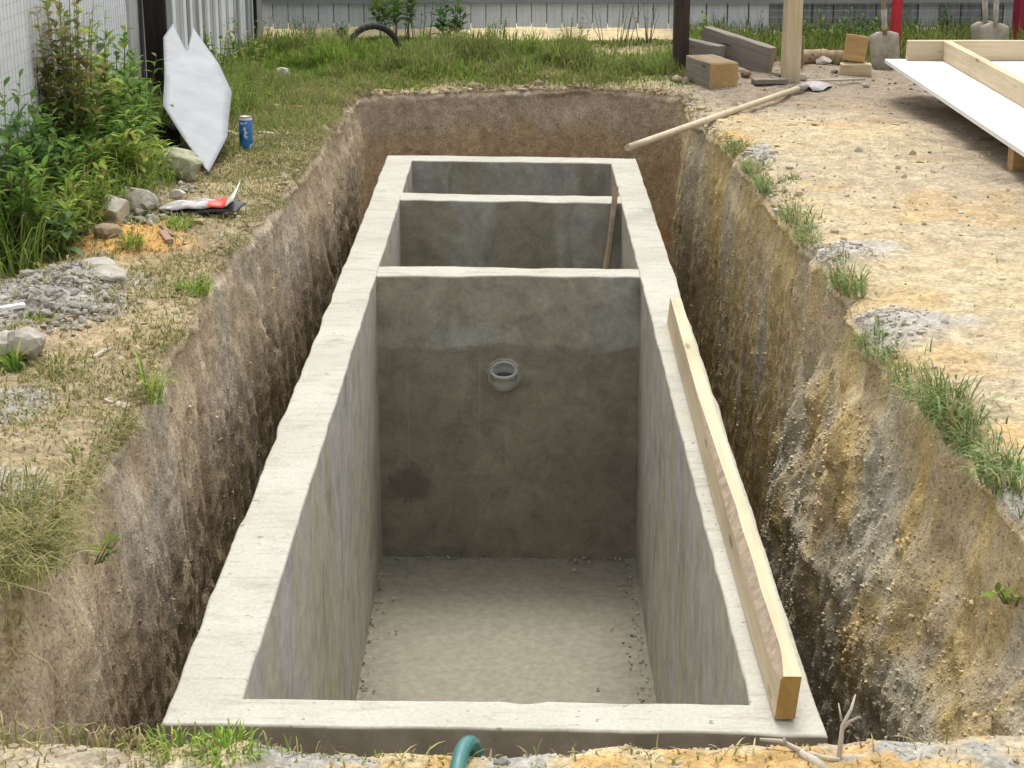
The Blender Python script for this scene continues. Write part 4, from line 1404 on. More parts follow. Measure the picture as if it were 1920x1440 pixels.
# old bicycle tyre standing in the back grass
def tyre():
    p = U(702, 108, y=12.75)
    g = float(gz(np.array([p.x]), np.array([p.y]))[0])
    o_pts = []
    rr = 0.195
    V, Q = [], []
    nu, nv = 60, 10
    for i in range(nu):
        a = 2 * math.pi * i / nu
        rib = 0.0025 if i % 2 else 0
        for k in range(nv):
            b = 2 * math.pi * k / nv
            rad = 0.022 + rib
            r2 = rr + rad * math.cos(b)
            V.append((r2 * math.cos(a), rad * math.sin(b), r2 * math.sin(a)))
    for i in range(nu):
        for k in range(nv):
            Q.append((i * nv + k, i * nv + (k + 1) % nv, ((i + 1) % nu) * nv + (k + 1) % nv, ((i + 1) % nu) * nv + k))
    me = bpy.data.meshes.new('old_tyre')
    me.from_pydata(V, [], Q)
    o = link('old_tyre', me, M_TYRE, None, (p.x, p.y, g + 0.055), (R(-8), 0, R(28)))
    tag(o, 'old black tyre half sunk upright in the back grass', 'tyre')
tyre()

# ------------------------------------------------------------------ grass, weeds, litter
def blades(P, yaw, h, w, lean, C, droop=0.0):
    n = len(P)
    P = np.asarray(P, float)
    dx, dy = np.cos(yaw), np.sin(yaw)
    sx, sy = -dy, dx
    r = np.random.default_rng(n)
    tw = r.random(n) * 1.2 - 0.6
    sx, sy = sx * np.cos(tw) + dx * np.sin(tw), sy * np.cos(tw) + dy * np.sin(tw)
    D = np.stack([dx, dy, np.zeros(n)], -1)
    S = np.stack([sx, sy, np.zeros(n)], -1)
    upv = np.array([0, 0, 1.0])
    h = np.asarray(h)[:, None]; w = np.asarray(w)[:, None]; lean = np.asarray(lean)[:, None]
    rise = np.sqrt(np.maximum(0.02, 1 - np.minimum(lean, 0.98) ** 2))
    droop = np.broadcast_to(np.asarray(droop, float), (n,))[:, None]
    p0 = P - upv * 0.008
    p1 = P + upv * h * 0.42 * rise + D * h * lean * 0.22
    p2 = P + upv * h * (0.78 * rise - droop * 0.35) + D * h * lean * 0.60
    p3 = P + upv * h * (1.0 * rise - 0.10 * lean - droop) + D * h * lean
    V = np.stack([p0 - S * w * 0.5, p0 + S * w * 0.5, p1 - S * w * 0.5, p1 + S * w * 0.5, p2 - S * w * 0.33, p2 + S * w * 0.33, p3], 1)
    b = (np.arange(n) * 7)[:, None]
    q = np.concatenate([b + np.array([0, 1, 3, 2]), b + np.array([2, 3, 5, 4])], 0)
    t = b + np.array([4, 5, 6])
    C = np.asarray(C)
    shade = np.array([0.95, 0.95, 1.0, 1.0, 1.05, 1.05, 1.08])
    Cc = (C[:, None, :] * shade[None, :, None]).reshape(-1, 3)
    return V.reshape(-1, 3), q, t, np.clip(Cc, 0.01, 0.9)

def merge(parts):
    V, q, t, C, o = [], [], [], [], 0
    for (v, a, b, c) in parts:
        V.append(v); q.append(a + o); t.append(b + o); C.append(c)
        o += len(v)
    return np.concatenate(V), np.concatenate(q), np.concatenate(t), np.concatenate(C)

GREEN = np.array([(0.175, 0.28, 0.045), (0.22, 0.325, 0.055), (0.125, 0.22, 0.04), (0.30, 0.35, 0.085)])
DRY = np.array([(0.38, 0.32, 0.16), (0.45, 0.39, 0.22), (0.31, 0.25, 0.12), (0.33, 0.31, 0.13)])
OLIVE = np.array([(0.22, 0.235, 0.085), (0.26, 0.26, 0.10), (0.18, 0.205, 0.07), (0.31, 0.29, 0.125)])
BLUEG = np.array([(0.15, 0.255, 0.075), (0.20, 0.30, 0.10), (0.26, 0.34, 0.15), (0.12, 0.21, 0.065), (0.30, 0.33, 0.16)])
def pick(pal, n, r):
    return pal[r.integers(0, len(pal), n)] * (0.75 + 0.5 * r.random((n, 1)))

def grow(name, label, n, xr, yr, dens, hfun, pal, lean, wid, seed, cat='grass', droop=0.0):
    """grass over a region: dens(x,y,rimdist) -> 0..1 keep probability"""
    r = np.random.default_rng(seed)
    x = xr[0] + r.random(n) * (xr[1] - xr[0])
    y = yr[0] + r.random(n) * (yr[1] - yr[0])
    d = rim_dist(x, y)
    k = (d > 0.004) & (r.random(n) < dens(x, y, d))
    x, y, d = x[k], y[k], d[k]
    z = gz(x, y, d)
    m = len(x)
    h = hfun(x, y, r)
    C = pal(x, y, r)
    V, q, t, Cc = blades(np.stack([x, y, z], -1), r.random(m) * 6.283, h, wid * (0.6 + 0.8 * r.random(m)), lean[0] + (lean[1] - lean[0]) * r.random(m), C, droop * r.random(m))
    o = link(name, np_mesh(name, V, [q, t], Cc), M_GRASS)
    tag(o, label, cat, None, 'stuff')
    return o

def mixpal(a, b, f):
    def g(x, y, r):
        m = len(x)
        k = r.random(m) < f(x, y)
        return np.where(k[:, None], pick(b, m, r), pick(a, m, r))
    return g

sandy = lambda x, y: sm(13.0, 13.4, y + (fbm(x * 6, y * 6, 3.0, 4) - 0.5) * 0.8) * sm(0.42, 0.52, fbm(x * 0.9, 0.0, 4.0, 2))
# lush grass before the back fence
grow('back_grass', 'lush green grass along the foot of the back fence', 80000, (-2.0, 1.25), (11.66, 14.2),
     lambda x, y, d: sm(-0.02, 0.16, d + (fbm(x * 4, y * 4, 1, 3) - 0.5) * 0.22) * (1 - 0.86 * sandy(x, y)) * (0.35 + 0.65 * sm(0.35, 0.55, fbm(x * 2.2, y * 2.2, 5, 3))) * (1 - 0.9 * np.exp(-(((x - 0.2) / 0.18) ** 2 + ((y - 12.15) / 0.16) ** 2))),
     lambda x, y, r: (0.04 + 0.24 * sm(0.0, 0.9, y - 11.7) * sm(13.9, 13.0, y) * sm(0.30, 0.75, fbm(x * 3.2, y * 3.2, 2, 3))) * (0.4 + 0.8 * r.random(len(x))),
     mixpal(GREEN * 1.1, OLIVE, lambda x, y: 0.12 + 0.55 * sm(0.45, 0.65, fbm(x * 2, y * 2, 9, 3))), (0.1, 0.85), 0.006, 21, droop=0.25)
# short patchy turf of the left bank
def bank_dens(x, y, d):
    base = sm(0.47, 0.60, fbm(x * 2.6, y * 2.6, 6, 4))
    far = sm(7.4, 9.2, y)
    near = 0.26 + 0.22 * sm(4.2, 5.6, y)
    w = near * base + far * (0.15 + 0.65 * sm(0.40, 0.56, fbm(x * 3, y * 3, 7, 3)))
    for (px, py, rx, ry) in ((230, 455, 0.22, 0.3), (105, 555, 0.25, 0.36)):
        p = U(px, py, 0)
        w = w * (1 - 0.9 * np.exp(-(((x - p.x) / rx) ** 2 + ((y - p.y) / ry) ** 2) * 1.4))
    return np.clip(w, 0, 1)
grow('bank_turf', 'short patchy yellow green turf on the left bank', 85000, (-2.0, -0.95), (3.0, 11.9), bank_dens,
     lambda x, y, r: (0.022 + 0.045 * r.random(len(x)) ** 2) * (0.8 + 0.8 * sm(8, 11, y)),
     mixpal(OLIVE, DRY, lambda x, y: 0.50 - 0.38 * sm(7.5, 9.5, y)), (0.55, 0.98), 0.0042, 22, droop=0.25)
grow('bank_turf', 'greener low grass on the left bank beyond the blue can', 26000, (-2.0, -0.98), (8.4, 12.0),
     lambda x, y, d: 0.75 * sm(0.44, 0.58, fbm(x * 2.4, y * 2.4, 12, 3)) * sm(8.3, 9.6, y) * sm(-0.95, -1.25, x + (fbm(x * 5, y * 5, 3, 2) - 0.5) * 0.2),
     lambda x, y, r: (0.03 + 0.07 * r.random(len(x)) ** 2) * (0.7 + 0.9 * sm(9.5, 11.5, y)) * (1 + 0.9 * sm(-1.5, -1.85, x)),
     mixpal(GREEN, OLIVE, lambda x, y: 0.5 + 0 * x), (0.2, 0.85), 0.005, 23, droop=0.2)
# tall rank grass under the weeds by the left fence
grow('rank_grass', 'tall rank grass between the weeds and the left fence', 30000, (-2.0, -1.42), (5.0, 11.5),
     lambda x, y, d: sm(-1.58, -1.70, x + (fbm(x * 5, y * 3, 8, 3) - 0.5) * 0.16 + 0.10 * sm(7.3, 6.6, y) - 0.05 * sm(7.4, 7.8, y)) * sm(11.5, 10.0, y) * sm(6.15, 6.7, y) * (1 - sm(8.05, 8.2, y) * sm(9.9, 9.6, y) * sm(-1.93, -1.86, x)),
     lambda x, y, r: (0.11 + 0.24 * r.random(len(x))) * (0.6 + 0.6 * sm(-1.5, -1.9, x)),
     mixpal(GREEN, OLIVE, lambda x, y: 0.30 + 0 * x), (0.2, 0.9), 0.0055, 24, droop=0.35)
# weeds and grass at the far right under the darker fence
grow('fence_grass', 'dark green grass under the fence behind the stacked timber', 22000, (1.2, 4.8), (12.3, 14.2),
     lambda x, y, d: sm(12.5, 13.1, y + (fbm(x * 3, y * 3, 3, 3) - 0.5) * 0.9) * (0.4 + 0.6 * sm(0.4, 0.6, fbm(x * 3, y * 3, 4, 3))),
     lambda x, y, r: (0.08 + 0.22 * r.random(len(x))) * (0.5 + 0.8 * fbm(x * 2.5, y * 2.5, 5, 3)),
     mixpal(GREEN * 0.8, OLIVE, lambda x, y: 0.35 + 0 * x), (0.1, 0.7), 0.006, 25, droop=0.25)
# sparse stalks along the near lip
grow('lip_grass', 'sparse grass stalks along the near lip of the trench', 5000, (-1.1, 1.15), (3.0, 3.45),
     lambda x, y, d: np.clip(0.10 + 0.9 * sm(-0.35, -0.55, x) * sm(-0.95, -0.75, x) + 0.3 * np.exp(-((x + 0.25) / 0.08) ** 2), 0, 1) * sm(0.11, 0.0, d),
     lambda x, y, r: 0.012 + 0.045 * r.random(len(x)) ** 2.2,
     mixpal(GREEN * 1.25, DRY, lambda x, y: 0.45 + 0.3 * sm(-0.3, 0.2, x)), (0.15, 0.9), 0.0036, 26, droop=0.2)

grow('rim_grass', 'thin low grass scattered along the right edge of the trench', 16000, (0.95, 1.45), (3.7, 10.6),
     lambda x, y, d: sm(0.16, 0.0, d) * sm(0.46, 0.60, fbm(x * 2.2, y * 2.2, 14, 3)),
     lambda x, y, r: 0.02 + 0.05 * r.random(len(x)) ** 2,
     mixpal(BLUEG, OLIVE, lambda x, y: 0.35 + 0 * x), (0.4, 0.97), 0.0042, 27, droop=0.4)
# dry roots and straw hanging over the trench edge
def lip_straw():
    r = np.random.default_rng(31)
    n = 5200
    k = r.integers(0, NU, n)
    x, y = RIM[k, 0], RIM[k, 1]
    keep = (((x < -0.8) & (y > 3.0)) | (y > 11.2) | ((x > 0.8) & (r.random(n) < 0.30))) & (r.random(n) < (0.22 + 0.78 * sm(0.5, 0.66, fbm(x * 3.2, y * 3.2, 2, 3)) + 0.6 * ((x < 0) & (y < 4.4))))
    k, x, y = k[keep], x[keep], y[keep]
    n = len(k)
    nx, ny = NRM[k, 0], NRM[k, 1]
    o = r.random(n) * 0.05 - 0.006
    px, py = x + nx * o, y + ny * o
    z = gz(px, py, np.maximum(o, 0)) + 0.002
    yaw = np.arctan2(-ny, -nx) + (r.random(n) - 0.5) * 1.8
    h = 0.03 + 0.10 * r.random(n) ** 2 + 0.06 * ((x < 0) & (y < 4.2)) * r.random(n)
    V, q, t, C = blades(np.stack([px, py, z], -1), yaw, h, 0.0026 + 0.0022 * r.random(n), 0.55 + 0.4 * r.random(n), np.where((r.random(n) < 0.62)[:, None], pick(DRY, n, r), pick(OLIVE, n, r)), 0.25 + 0.85 * r.random(n))
    tag(link('rim_straw', np_mesh('rim_straw', V, [q, t], C), M_GRASS), 'dry straw and roots hanging over the trench edge', 'straw', None, 'stuff')
lip_straw()

def litter():
    r = np.random.default_rng(32)
    n = 15000
    x = -2.0 + r.random(n) * 1.0
    y = 3.0 + r.random(n) * 8.6
    m = r.random(n) < 0.02
    x = np.where(m, 1.0 + r.random(n) * 1.8, x)
    m2 = r.random(n) < 0.03
    x = np.where(m2, -1 + 2.1 * r.random(n), x); y = np.where(m2, 3.05 + 0.3 * r.random(n), y)
    d = rim_dist(x, y)
    k = d > 0.01
    x, y, d = x[k], y[k], d[k]
    n = len(x)
    z = gz(x, y, d) + 0.006
    C = np.where((r.random(n) < 0.6)[:, None], pick(DRY * 1.1, n, r), pick(OLIVE * 1.1, n, r))
    V, q, t, C = blades(np.stack([x, y, z], -1), r.random(n) * 6.283, 0.02 + 0.05 * r.random(n) ** 2, 0.0025 + 0.003 * r.random(n), 0.93 + 0.05 * r.random(n), C, 0.0)
    tag(link('straw_litter', np_mesh('straw_litter', V, [q, t], C), M_GRASS), 'loose straw and dead grass littering the bare earth', 'straw', None, 'stuff')
litter()

def clods():
    r = np.random.default_rng(33)
    n = 16000
    x = np.concatenate([-2.0 + r.random(n // 2) * 1.0, 1.0 + r.random(n // 2) ** 1.2 * 2.6])
    y = 3.0 + r.random(n) ** 1.2 * 9.5
    m = r.random(n) < 0.09
    x = np.where(m, -1 + 2.1 * r.random(n), x); y = np.where(m, 3.0 + 0.36 * r.random(n), y)
    m = r.random(n) < 0.05
    x = np.where(m, 1.2 + 1.6 * r.random(n), x); y = np.where(m, 11.4 + 1.5 * r.random(n), y)
    for (px, py, rx, ry, cnt) in ((1560, 475, 0.16, 0.2, 900), (1660, 605, 0.2, 0.2, 1000), (1430, 285, 0.07, 0.3, 400), (1880, 895, 0.12, 0.18, 500), (110, 560, 0.26, 0.36, 1500), (15, 770, 0.1, 0.2, 250), (15, 905, 0.1, 0.12, 200), (265, 372, 0.14, 0.2, 500)):
        c_ = U(px, py, 0)
        a_, r_ = r.random(cnt) * 6.283, np.sqrt(r.random(cnt))
        x = np.r_[x, c_.x + rx * r_ * np.cos(a_)]
        y = np.r_[y, c_.y + ry * r_ * np.sin(a_)]
    jr = r.integers(0, NU, 7000)
    of = r.exponential(0.03, 7000)
    x = np.r_[x, RIM[jr, 0] + NRM[jr, 0] * of]
    y = np.r_[y, RIM[jr, 1] + NRM[jr, 1] * of]
    n = len(x)
    d = rim_dist(x, y)
    k = d > 0.002
    x, y, d = x[k], y[k], d[k]
    n = len(x)
    # fewer on the bare sandy field, more near the edge and in the grey patches
    keep = r.random(n) < np.where(x > 0.95, 0.12 + 0.75 * np.exp(-d / 0.2) + 0.5 * sm(0.58, 0.68, fbm(x * 2.5, y * 2.5, 8, 3)), 0.75)
    x, y, d = x[keep], y[keep], d[keep]
    n = len(x)
    s = np.clip(0.0022 + r.exponential(0.0035, n), 0, 0.022)
    big = r.random(n) < 0.012
    s = np.where(big, 0.016 + 0.018 * r.random(n), s)
    s = s * np.clip(y / 9.0, 0.42, 1.0)
    z = gz(x, y, d) + s * 0.15
    C = ground_col(x, y) * (0.75 + 0.55 * r.random((n, 1)))
    C = np.where((r.random(n) < 0.16)[:, None], np.array((0.40, 0.385, 0.35))[None] * (0.7 + 0.6 * r.random((n, 1))), C)
    tag(link('earth_crumbs', lumps('earth_crumbs', np.stack([x, y, z], -1), s, C, 1, 9), M_CLOD), 'loose clods and small stones on the bare earth', 'clods', None, 'stuff')
clods()

def pit_crumbs():
    """clods standing proud of the near right talus and of the wall foot"""
    dg = bpy.data.objects['earth_pit'].data
    co = np.empty(len(dg.vertices) * 3, np.float32); dg.vertices.foreach_get('co', co); co = co.reshape(-1, 3)[:NW * NU].reshape(NW, NU, 3)
    ca = np.empty(len(dg.vertices) * 4, np.float32); dg.color_attributes['col'].data.foreach_get('color', ca); ca = ca.reshape(-1, 4)[:NW * NU, :3].reshape(NW, NU, 3)
    r = np.random.default_rng(41)
    n = 95000
    i = r.integers(2, 84, n); j = r.integers(0, NU, n)
    P = co[i, j]; C = ca[i, j]
    tl = talus(P[:, 1], P[:, 2]) * (P[:, 0] > 0.5)
    ok = (P[:, 1] > 3.6) & (r.random(n) < np.where(tl > 0.02, 0.75, np.where(P[:, 0] > 0.5, 0.16, 0.05)))
    P, C, tl = P[ok], C[ok], tl[ok]
    n = len(P)
    s = np.clip(0.0018 + r.exponential(0.0017, n) * np.where(tl > 0.02, 1.2, 0.9), 0, 0.009)
    C = C * (0.7 + 0.6 * r.random((n, 1)))
    tag(link('pit_crumbs', lumps('pit_crumbs', P, s, C, 1, 8, 0.85), M_CLOD), 'loose clods clinging to the trench walls', 'clods', None, 'stuff')
pit_crumbs()

def tuft(name, label, p, n, h, spread, pal, seed, cat='grass tuft', lean=(0.3, 0.95), w=0.005, droop=0.5, group=None, dirn=None):
    r = np.random.default_rng(seed)
    a = r.random(n) * 6.283
    rad = np.sqrt(r.random(n)) * spread
    P = np.stack([rad * np.cos(a), rad * np.sin(a) * (2.2 if dirn is not None else 1.2), -0.004 * np.ones(n)], -1)
    yaw = a + (r.random(n) - 0.5) * 1.4
    if dirn is not None:
        k = r.random(n) < 0.6
        yaw = np.where(k, dirn + (r.random(n) - 0.5) * 1.6, yaw)
    V, q, t, C = blades(P, yaw, h * (0.45 + 0.75 * r.random(n)), w * (0.6 + 0.8 * r.random(n)), lean[0] + (lean[1] - lean[0]) * r.random(n), pick(pal, n, r), droop * r.random(n))
    o = link(name, np_mesh(name, V, [q, t], C), M_GRASS, None, p)
    return tag(o, label, cat, group)
TUFTS = [(1432, 268, 0.11, 0.06, 130, 'leafy grass tuft on the right rim nearest the shovel'), (1440, 312, 0.10, 0.06, 130, 'second grass tuft on the right rim below the shovel'),
         (1432, 362, 0.11, 0.05, 120, 'grass tuft hanging over the right rim at its grey clay'), (1480, 340, 0.05, 0.05, 70, 'low pale green tuft on sand just right of the rim'),
         (1493, 412, 0.10, 0.07, 130, 'tuft on the right rim between two grey clay patches'), (1500, 455, 0.10, 0.06, 120, 'tuft drooping over the right rim just above the broad grey clay patch'),
         (1593, 545, 0.13, 0.06, 140, 'yellow green tuft hanging on the right wall below the grey clay'), (1640, 660, 0.11, 0.07, 150, 'low leafy tuft on the right rim by the second clay patch'),
         (1680, 722, 0.10, 0.07, 130, 'sparse tuft on the right rim above the long tuft'), (1775, 775, 0.20, 0.075, 260, 'largest long bladed tuft arching over the right rim'),
         (1765, 835, 0.15, 0.05, 120, 'drooping tuft just below the largest one on the right rim'), (1838, 905, 0.17, 0.055, 150, 'nearest broad tuft on the right rim')]
for k, (px, py, h, sp, n, lab) in enumerate(TUFTS):
    q = G(px, py)
    d_ = float(rim_dist(q.x, q.y)[0])
    if d_ < 0.015 or k in (0, 1, 2, 4, 5, 6, 7, 8, 9, 10, 11):
        j = int(np.argmin((RIM[:, 0] - q.x) ** 2 + (RIM[:, 1] - q.y) ** 2))
        q = Vector((RIM[j, 0] + NRM[j, 0] * 0.025, RIM[j, 1] + NRM[j, 1] * 0.025, 0))
        q.z = float(gz(np.array([q.x]), np.array([q.y]))[0])
    tuft('grass_tuft', lab, q, int(n * 1.2), h * 0.8, sp, np.concatenate([BLUEG, BLUEG * 1.15, DRY]) if k % 3 else np.concatenate([BLUEG * 1.1, OLIVE]), 100 + k, w=0.005, dirn=math.pi, droop=0.75, group='tufts on the right rim')
for k, (px, py, h, sp, n, lab) in enumerate(((246, 446, 0.07, 0.04, 70, 'small green tuft growing out of the orange sand'), (338, 424, 0.07, 0.05, 80, 'green tuft in front of the black and red package'),
                                             (362, 545, 0.075, 0.055, 110, 'bright green tuft on the left bank near the trench edge'), (75, 570, 0.06, 0.05, 70, 'dark green tuft between the rubble and the brown board'),
                                             (110, 690, 0.07, 0.08, 140, 'yellow green tuft below the brown board'), (25, 690, 0.13, 0.03, 26, 'broad bladed green tuft at the left edge by the pale stone'),
                                             (285, 745, 0.15, 0.03, 30, 'thin green tuft hanging over the left trench edge'))):
    tuft('grass_tuft', lab, G(px, py), n, h, sp, GREEN * 1.25 if k != 4 else OLIVE * 1.2, 140 + k, w=0.006 if k != 5 else 0.012, group='tufts on the left bank', dirn=(0.0 if k == 6 else None))
for k, (px, py, n, lab) in enumerate(((330, 1410, 120, 'green tuft on the near lip by the tank\'s left corner'), (430, 1408, 130, 'green tuft on the near lip under the tank\'s front edge'), (250, 1420, 70, 'dry yellow tuft at the far left of the near lip'))):
    tuft('grass_tuft', lab, G(px, py), n, 0.055, 0.06, GREEN * 1.3 if k < 2 else DRY, 160 + k, w=0.0042, group='tufts on the near lip')
DRYMIX = np.concatenate([DRY, OLIVE, OLIVE * 1.2])
for k, (px, py, n, h, sp, lab) in enumerate(((40, 990, 240, 0.15, 0.10, 'uppermost of the three big dry tufts hanging over the near left edge'), (50, 1070, 240, 0.16, 0.10, 'middle one of the three big dry tufts hanging over the near left edge'),
                                             (15, 1140, 200, 0.15, 0.09, 'lowest of the three big dry tufts hanging over the near left edge'), (140, 900, 120, 0.09, 0.06, 'dry yellow tuft on the left edge just above the wall seedling'), (12, 1215, 190, 0.14, 0.08, 'dry tuft hanging at the picture edge below the three big dry tufts'),
                                             (205, 815, 110, 0.10, 0.05, 'straw tuft drooping into the trench below the pale flat chip'), (255, 735, 70, 0.08, 0.05, 'thin straw tuft on the left edge above the pale flat chip'),
                                             (318, 640, 90, 0.07, 0.06, 'low straw tuft on the left edge below the bright green tuft'), (440, 460, 100, 0.07, 0.07, 'olive straw tuft on the left edge opposite the orange sand'),
                                             (505, 385, 90, 0.07, 0.07, 'straw tuft on the left edge opposite the packaged tool'), (590, 300, 90, 0.07, 0.08, 'straw tuft on the left edge right of the blue can'))):
    q = G(px, py)
    j = int(np.argmin((RIM[:, 0] - q.x) ** 2 + (RIM[:, 1] - q.y) ** 2))
    if k > 2:
        q = Vector((RIM[j, 0] + NRM[j, 0] * 0.02, RIM[j, 1] + NRM[j, 1] * 0.02, 0))
        q.z = float(gz(np.array([q.x]), np.array([q.y]))[0])
    tuft('grass_tuft', lab, q, n, h, sp, DRYMIX, 170 + k, w=0.0036, lean=(0.5, 0.97), droop=0.8, group='dry tufts along the left edge', dirn=-0.2)
q = G(1018, 128)
tuft('hay_heap', 'pale heap of dry hay before the back grass', q, 420, 0.10, 0.13, DRY * 1.35, 180, 'hay', (0.6, 0.97), 0.004, 0.5)

# ---- leafy weeds
def leaves(P, yaw, pitch, Ln, W, C, fold=0.25, bend=0.3):
    n = len(P)
    D = np.stack([np.cos(yaw) * np.cos(pitch), np.sin(yaw) * np.cos(pitch), np.sin(pitch)], -1)
    S = np.stack([-np.sin(yaw), np.cos(yaw), np.zeros(n)], -1)
    N = np.cross(D, S)
    Ln = np.asarray(Ln)[:, None]; W = np.asarray(W)[:, None]
    down = np.array([0, 0, -1.0])
    b = P
    c1 = P + D * Ln * 0.40 + down * Ln * bend * 0.10
    c2 = P + D * Ln * 0.72 + down * Ln * bend * 0.38
    tip = P + D * Ln * 0.98 + down * Ln * bend * 0.85
    l1, r1 = c1 - S * W * 0.5 - N * W * fold * -0.5, c1 + S * W * 0.5 - N * W * fold * -0.5
    l2, r2 = c2 - S * W * 0.34 - N * W * fold * -0.4, c2 + S * W * 0.34 - N * W * fold * -0.4
    V = np.stack([b, c1, c2, tip, l1, r1, l2, r2], 1).reshape(-1, 3)
    o = (np.arange(n) * 8)[:, None]
    t = np.concatenate([o + np.array(k) for k in ((0, 5, 1), (0, 1, 4), (2, 7, 3), (2, 3, 6))], 0)
    q = np.concatenate([o + np.array(k) for k in ((1, 5, 7, 2), (1, 2, 6, 4))], 0)
    Cc = np.repeat(C, 8, axis=0)
    return V, q, t, Cc

LEAFPAL = {'green': np.array([(0.15, 0.275, 0.05), (0.19, 0.32, 0.06), (0.115, 0.215, 0.045), (0.25, 0.345, 0.075)]),
           'bright': np.array([(0.23, 0.345, 0.06), (0.29, 0.385, 0.075), (0.17, 0.28, 0.05), (0.44, 0.45, 0.12)]),
           'dark': np.array([(0.09, 0.18, 0.05), (0.115, 0.215, 0.06), (0.155, 0.245, 0.08), (0.08, 0.15, 0.05)]),
           'dry': np.array([(0.31, 0.27, 0.13), (0.37, 0.33, 0.14), (0.23, 0.28, 0.09), (0.26, 0.21, 0.11), (0.42, 0.38, 0.12), (0.20, 0.28, 0.07)]),
           'blue': np.array([(0.19, 0.31, 0.13), (0.23, 0.34, 0.16), (0.15, 0.26, 0.11)])}
M_STEM = m_plain('weed_stem', (0.14, 0.14, 0.06), 0.8, 0.2)

def weed(name, label, p, h, spread, nst, pal, seed, leaf=(0.075, 0.024), per=15, cat='weed', group=None, lean=(0, 0), low=0.1):
    r = np.random.default_rng(seed)
    w = thing(name, label, cat, p, group=group)
    Ps, yaws, pits, Ls, Ws, Cs = [], [], [], [], [], []
    SV, SF = [], []
    for s in range(nst):
        a = r.random() * 6.283
        rad = math.sqrt(r.random()) * spread * 0.45
        b = np.array([rad * math.cos(a), rad * math.sin(a), -0.02])
        hh = h * (0.55 + 0.5 * r.random())
        out = spread * (0.25 + 0.75 * r.random()) * 0.6
        tipv = b + np.array([math.cos(a) * out + lean[0] * hh, math.sin(a) * out + lean[1] * hh, hh])
        midv = (b + tipv) / 2 + np.array([0, 0, hh * 0.10])
        ts = np.linspace(0, 1, 6)
        pts = [(1 - t) ** 2 * b + 2 * t * (1 - t) * midv + t * t * tipv for t in ts]
        for i, q in enumerate(pts):
            rr = 0.0035 * (1 - 0.75 * ts[i])
            for k in range(4):
                SV.append(q + np.array([math.cos(k * 1.571) * rr, math.sin(k * 1.571) * rr, 0]))
        o = len(SV) - 24
        for i in range(5):
            for k in range(4):
                SF.append((o + i * 4 + k, o + i * 4 + (k + 1) % 4, o + i * 4 + 4 + (k + 1) % 4, o + i * 4 + 4 + k))
        nl = int(per * (0.7 + 0.6 * r.random()))
        for k in range(nl):
            t = low + (1 - low) * (k + r.random()) / nl
            q = (1 - t) ** 2 * b + 2 * t * (1 - t) * midv + t * t * tipv
            Ps.append(q); yaws.append(k * 2.4 + r.random() * 0.9); pits.append(0.75 - 0.9 * r.random() + 0.35 * t)
            sc = (0.55 + 0.7 * math.sin(math.pi * min(0.98, 0.18 + 0.72 * t))) * (0.7 + 0.5 * r.random())
            Ls.append(leaf[0] * sc); Ws.append(leaf[1] * sc * (0.8 + 0.4 * r.random()))
            col = pal[r.integers(0, len(pal))] * (0.7 + 0.6 * r.random())
            Cs.append(col)
    V, q, t, C = leaves(np.array(Ps), np.array(yaws), np.array(pits), np.array(Ls), np.array(Ws), np.clip(np.array(Cs), 0.01, 0.8))
    link('foliage', np_mesh('foliage', V, [q, t], C), M_FOLI, w)
    link('stem', np_mesh('stem', np.array(SV), [np.array(SF)]), M_STEM, w)
    return w

def at(x, y):
    return Vector((x, y, float(gz(np.array([x]), np.array([y]))[0])))
WG = 'weeds massed along the left fence'
WC = {'green': 'green', 'bright': 'yellow green', 'dark': 'dark green'}
ORD = ['first', 'second', 'third', 'fourth', 'fifth', 'sixth', 'seventh', 'eighth', 'ninth']
ROW = ['back row by the fence', 'middle row by the fence', 'low front row']
rw = random.Random(4)
for k in range(26):
    y = 6.5 + 2.35 * (k + rw.random()) / 26
    row = k % 3
    x = (-1.93, -1.84, -1.75)[row] + rw.uniform(-0.03, 0.03) - (0.06 if y < 7.35 else 0) + (0.03 if 7.6 < y < 8.0 else 0)
    if y > 8.15:
        x = min(x, -1.86)
    h = (0.58, 0.44, 0.27)[row] * rw.uniform(0.8, 1.15) * (1.0 if y < 8.6 else 0.75)
    pl = ('green', 'green', 'bright')[row] if rw.random() < 0.6 else rw.choice(['green', 'bright', 'dark', 'bright'])
    weed('leafy_weed', WC[pl] + ' leafy weed, ' + ORD[k // 3] + ' from the left in the ' + ROW[row], at(x, y), h, 0.20, 15, LEAFPAL[pl], 200 + k, (0.082, 0.025), 24, group=WG)
weed('leafy_weed', 'broad leaved pale weed at the left edge above the rubble', at(-1.80, 6.65), 0.30, 0.16, 8, LEAFPAL['blue'], 240, (0.10, 0.04), 12)
# climbers and dry stalks against the ribbed fence
weed('climbing_vine', 'brown half dead vine climbing the ribbed fence at upper left', at(-1.93, 7.62), 1.05, 0.22, 40, LEAFPAL['dry'], 250, (0.065, 0.034), 24, 'vine')
weed('climbing_vine', 'green vine growing beside the brown vine on the ribbed fence', at(-1.92, 8.05), 0.80, 0.17, 17, LEAFPAL['bright'], 251, (0.075, 0.04), 16, 'vine')
weed('climbing_vine', 'green vine reaching up between brown vine and black post', at(-1.95, 8.70), 0.64, 0.10, 13, LEAFPAL['green'], 252, (0.075, 0.038), 15, 'vine')
weed('climbing_vine', 'yellow leaved vine on the board fence right of the black post', at(-1.93, 11.6), 0.42, 0.14, 12, LEAFPAL['bright'], 253, (0.06, 0.03), 14, 'vine')
weed('climbing_vine', 'dry brown stalks before the board fence near the corner post', at(-1.85, 12.4), 0.42, 0.22, 13, LEAFPAL['dry'], 254, (0.055, 0.02), 10, 'vine')
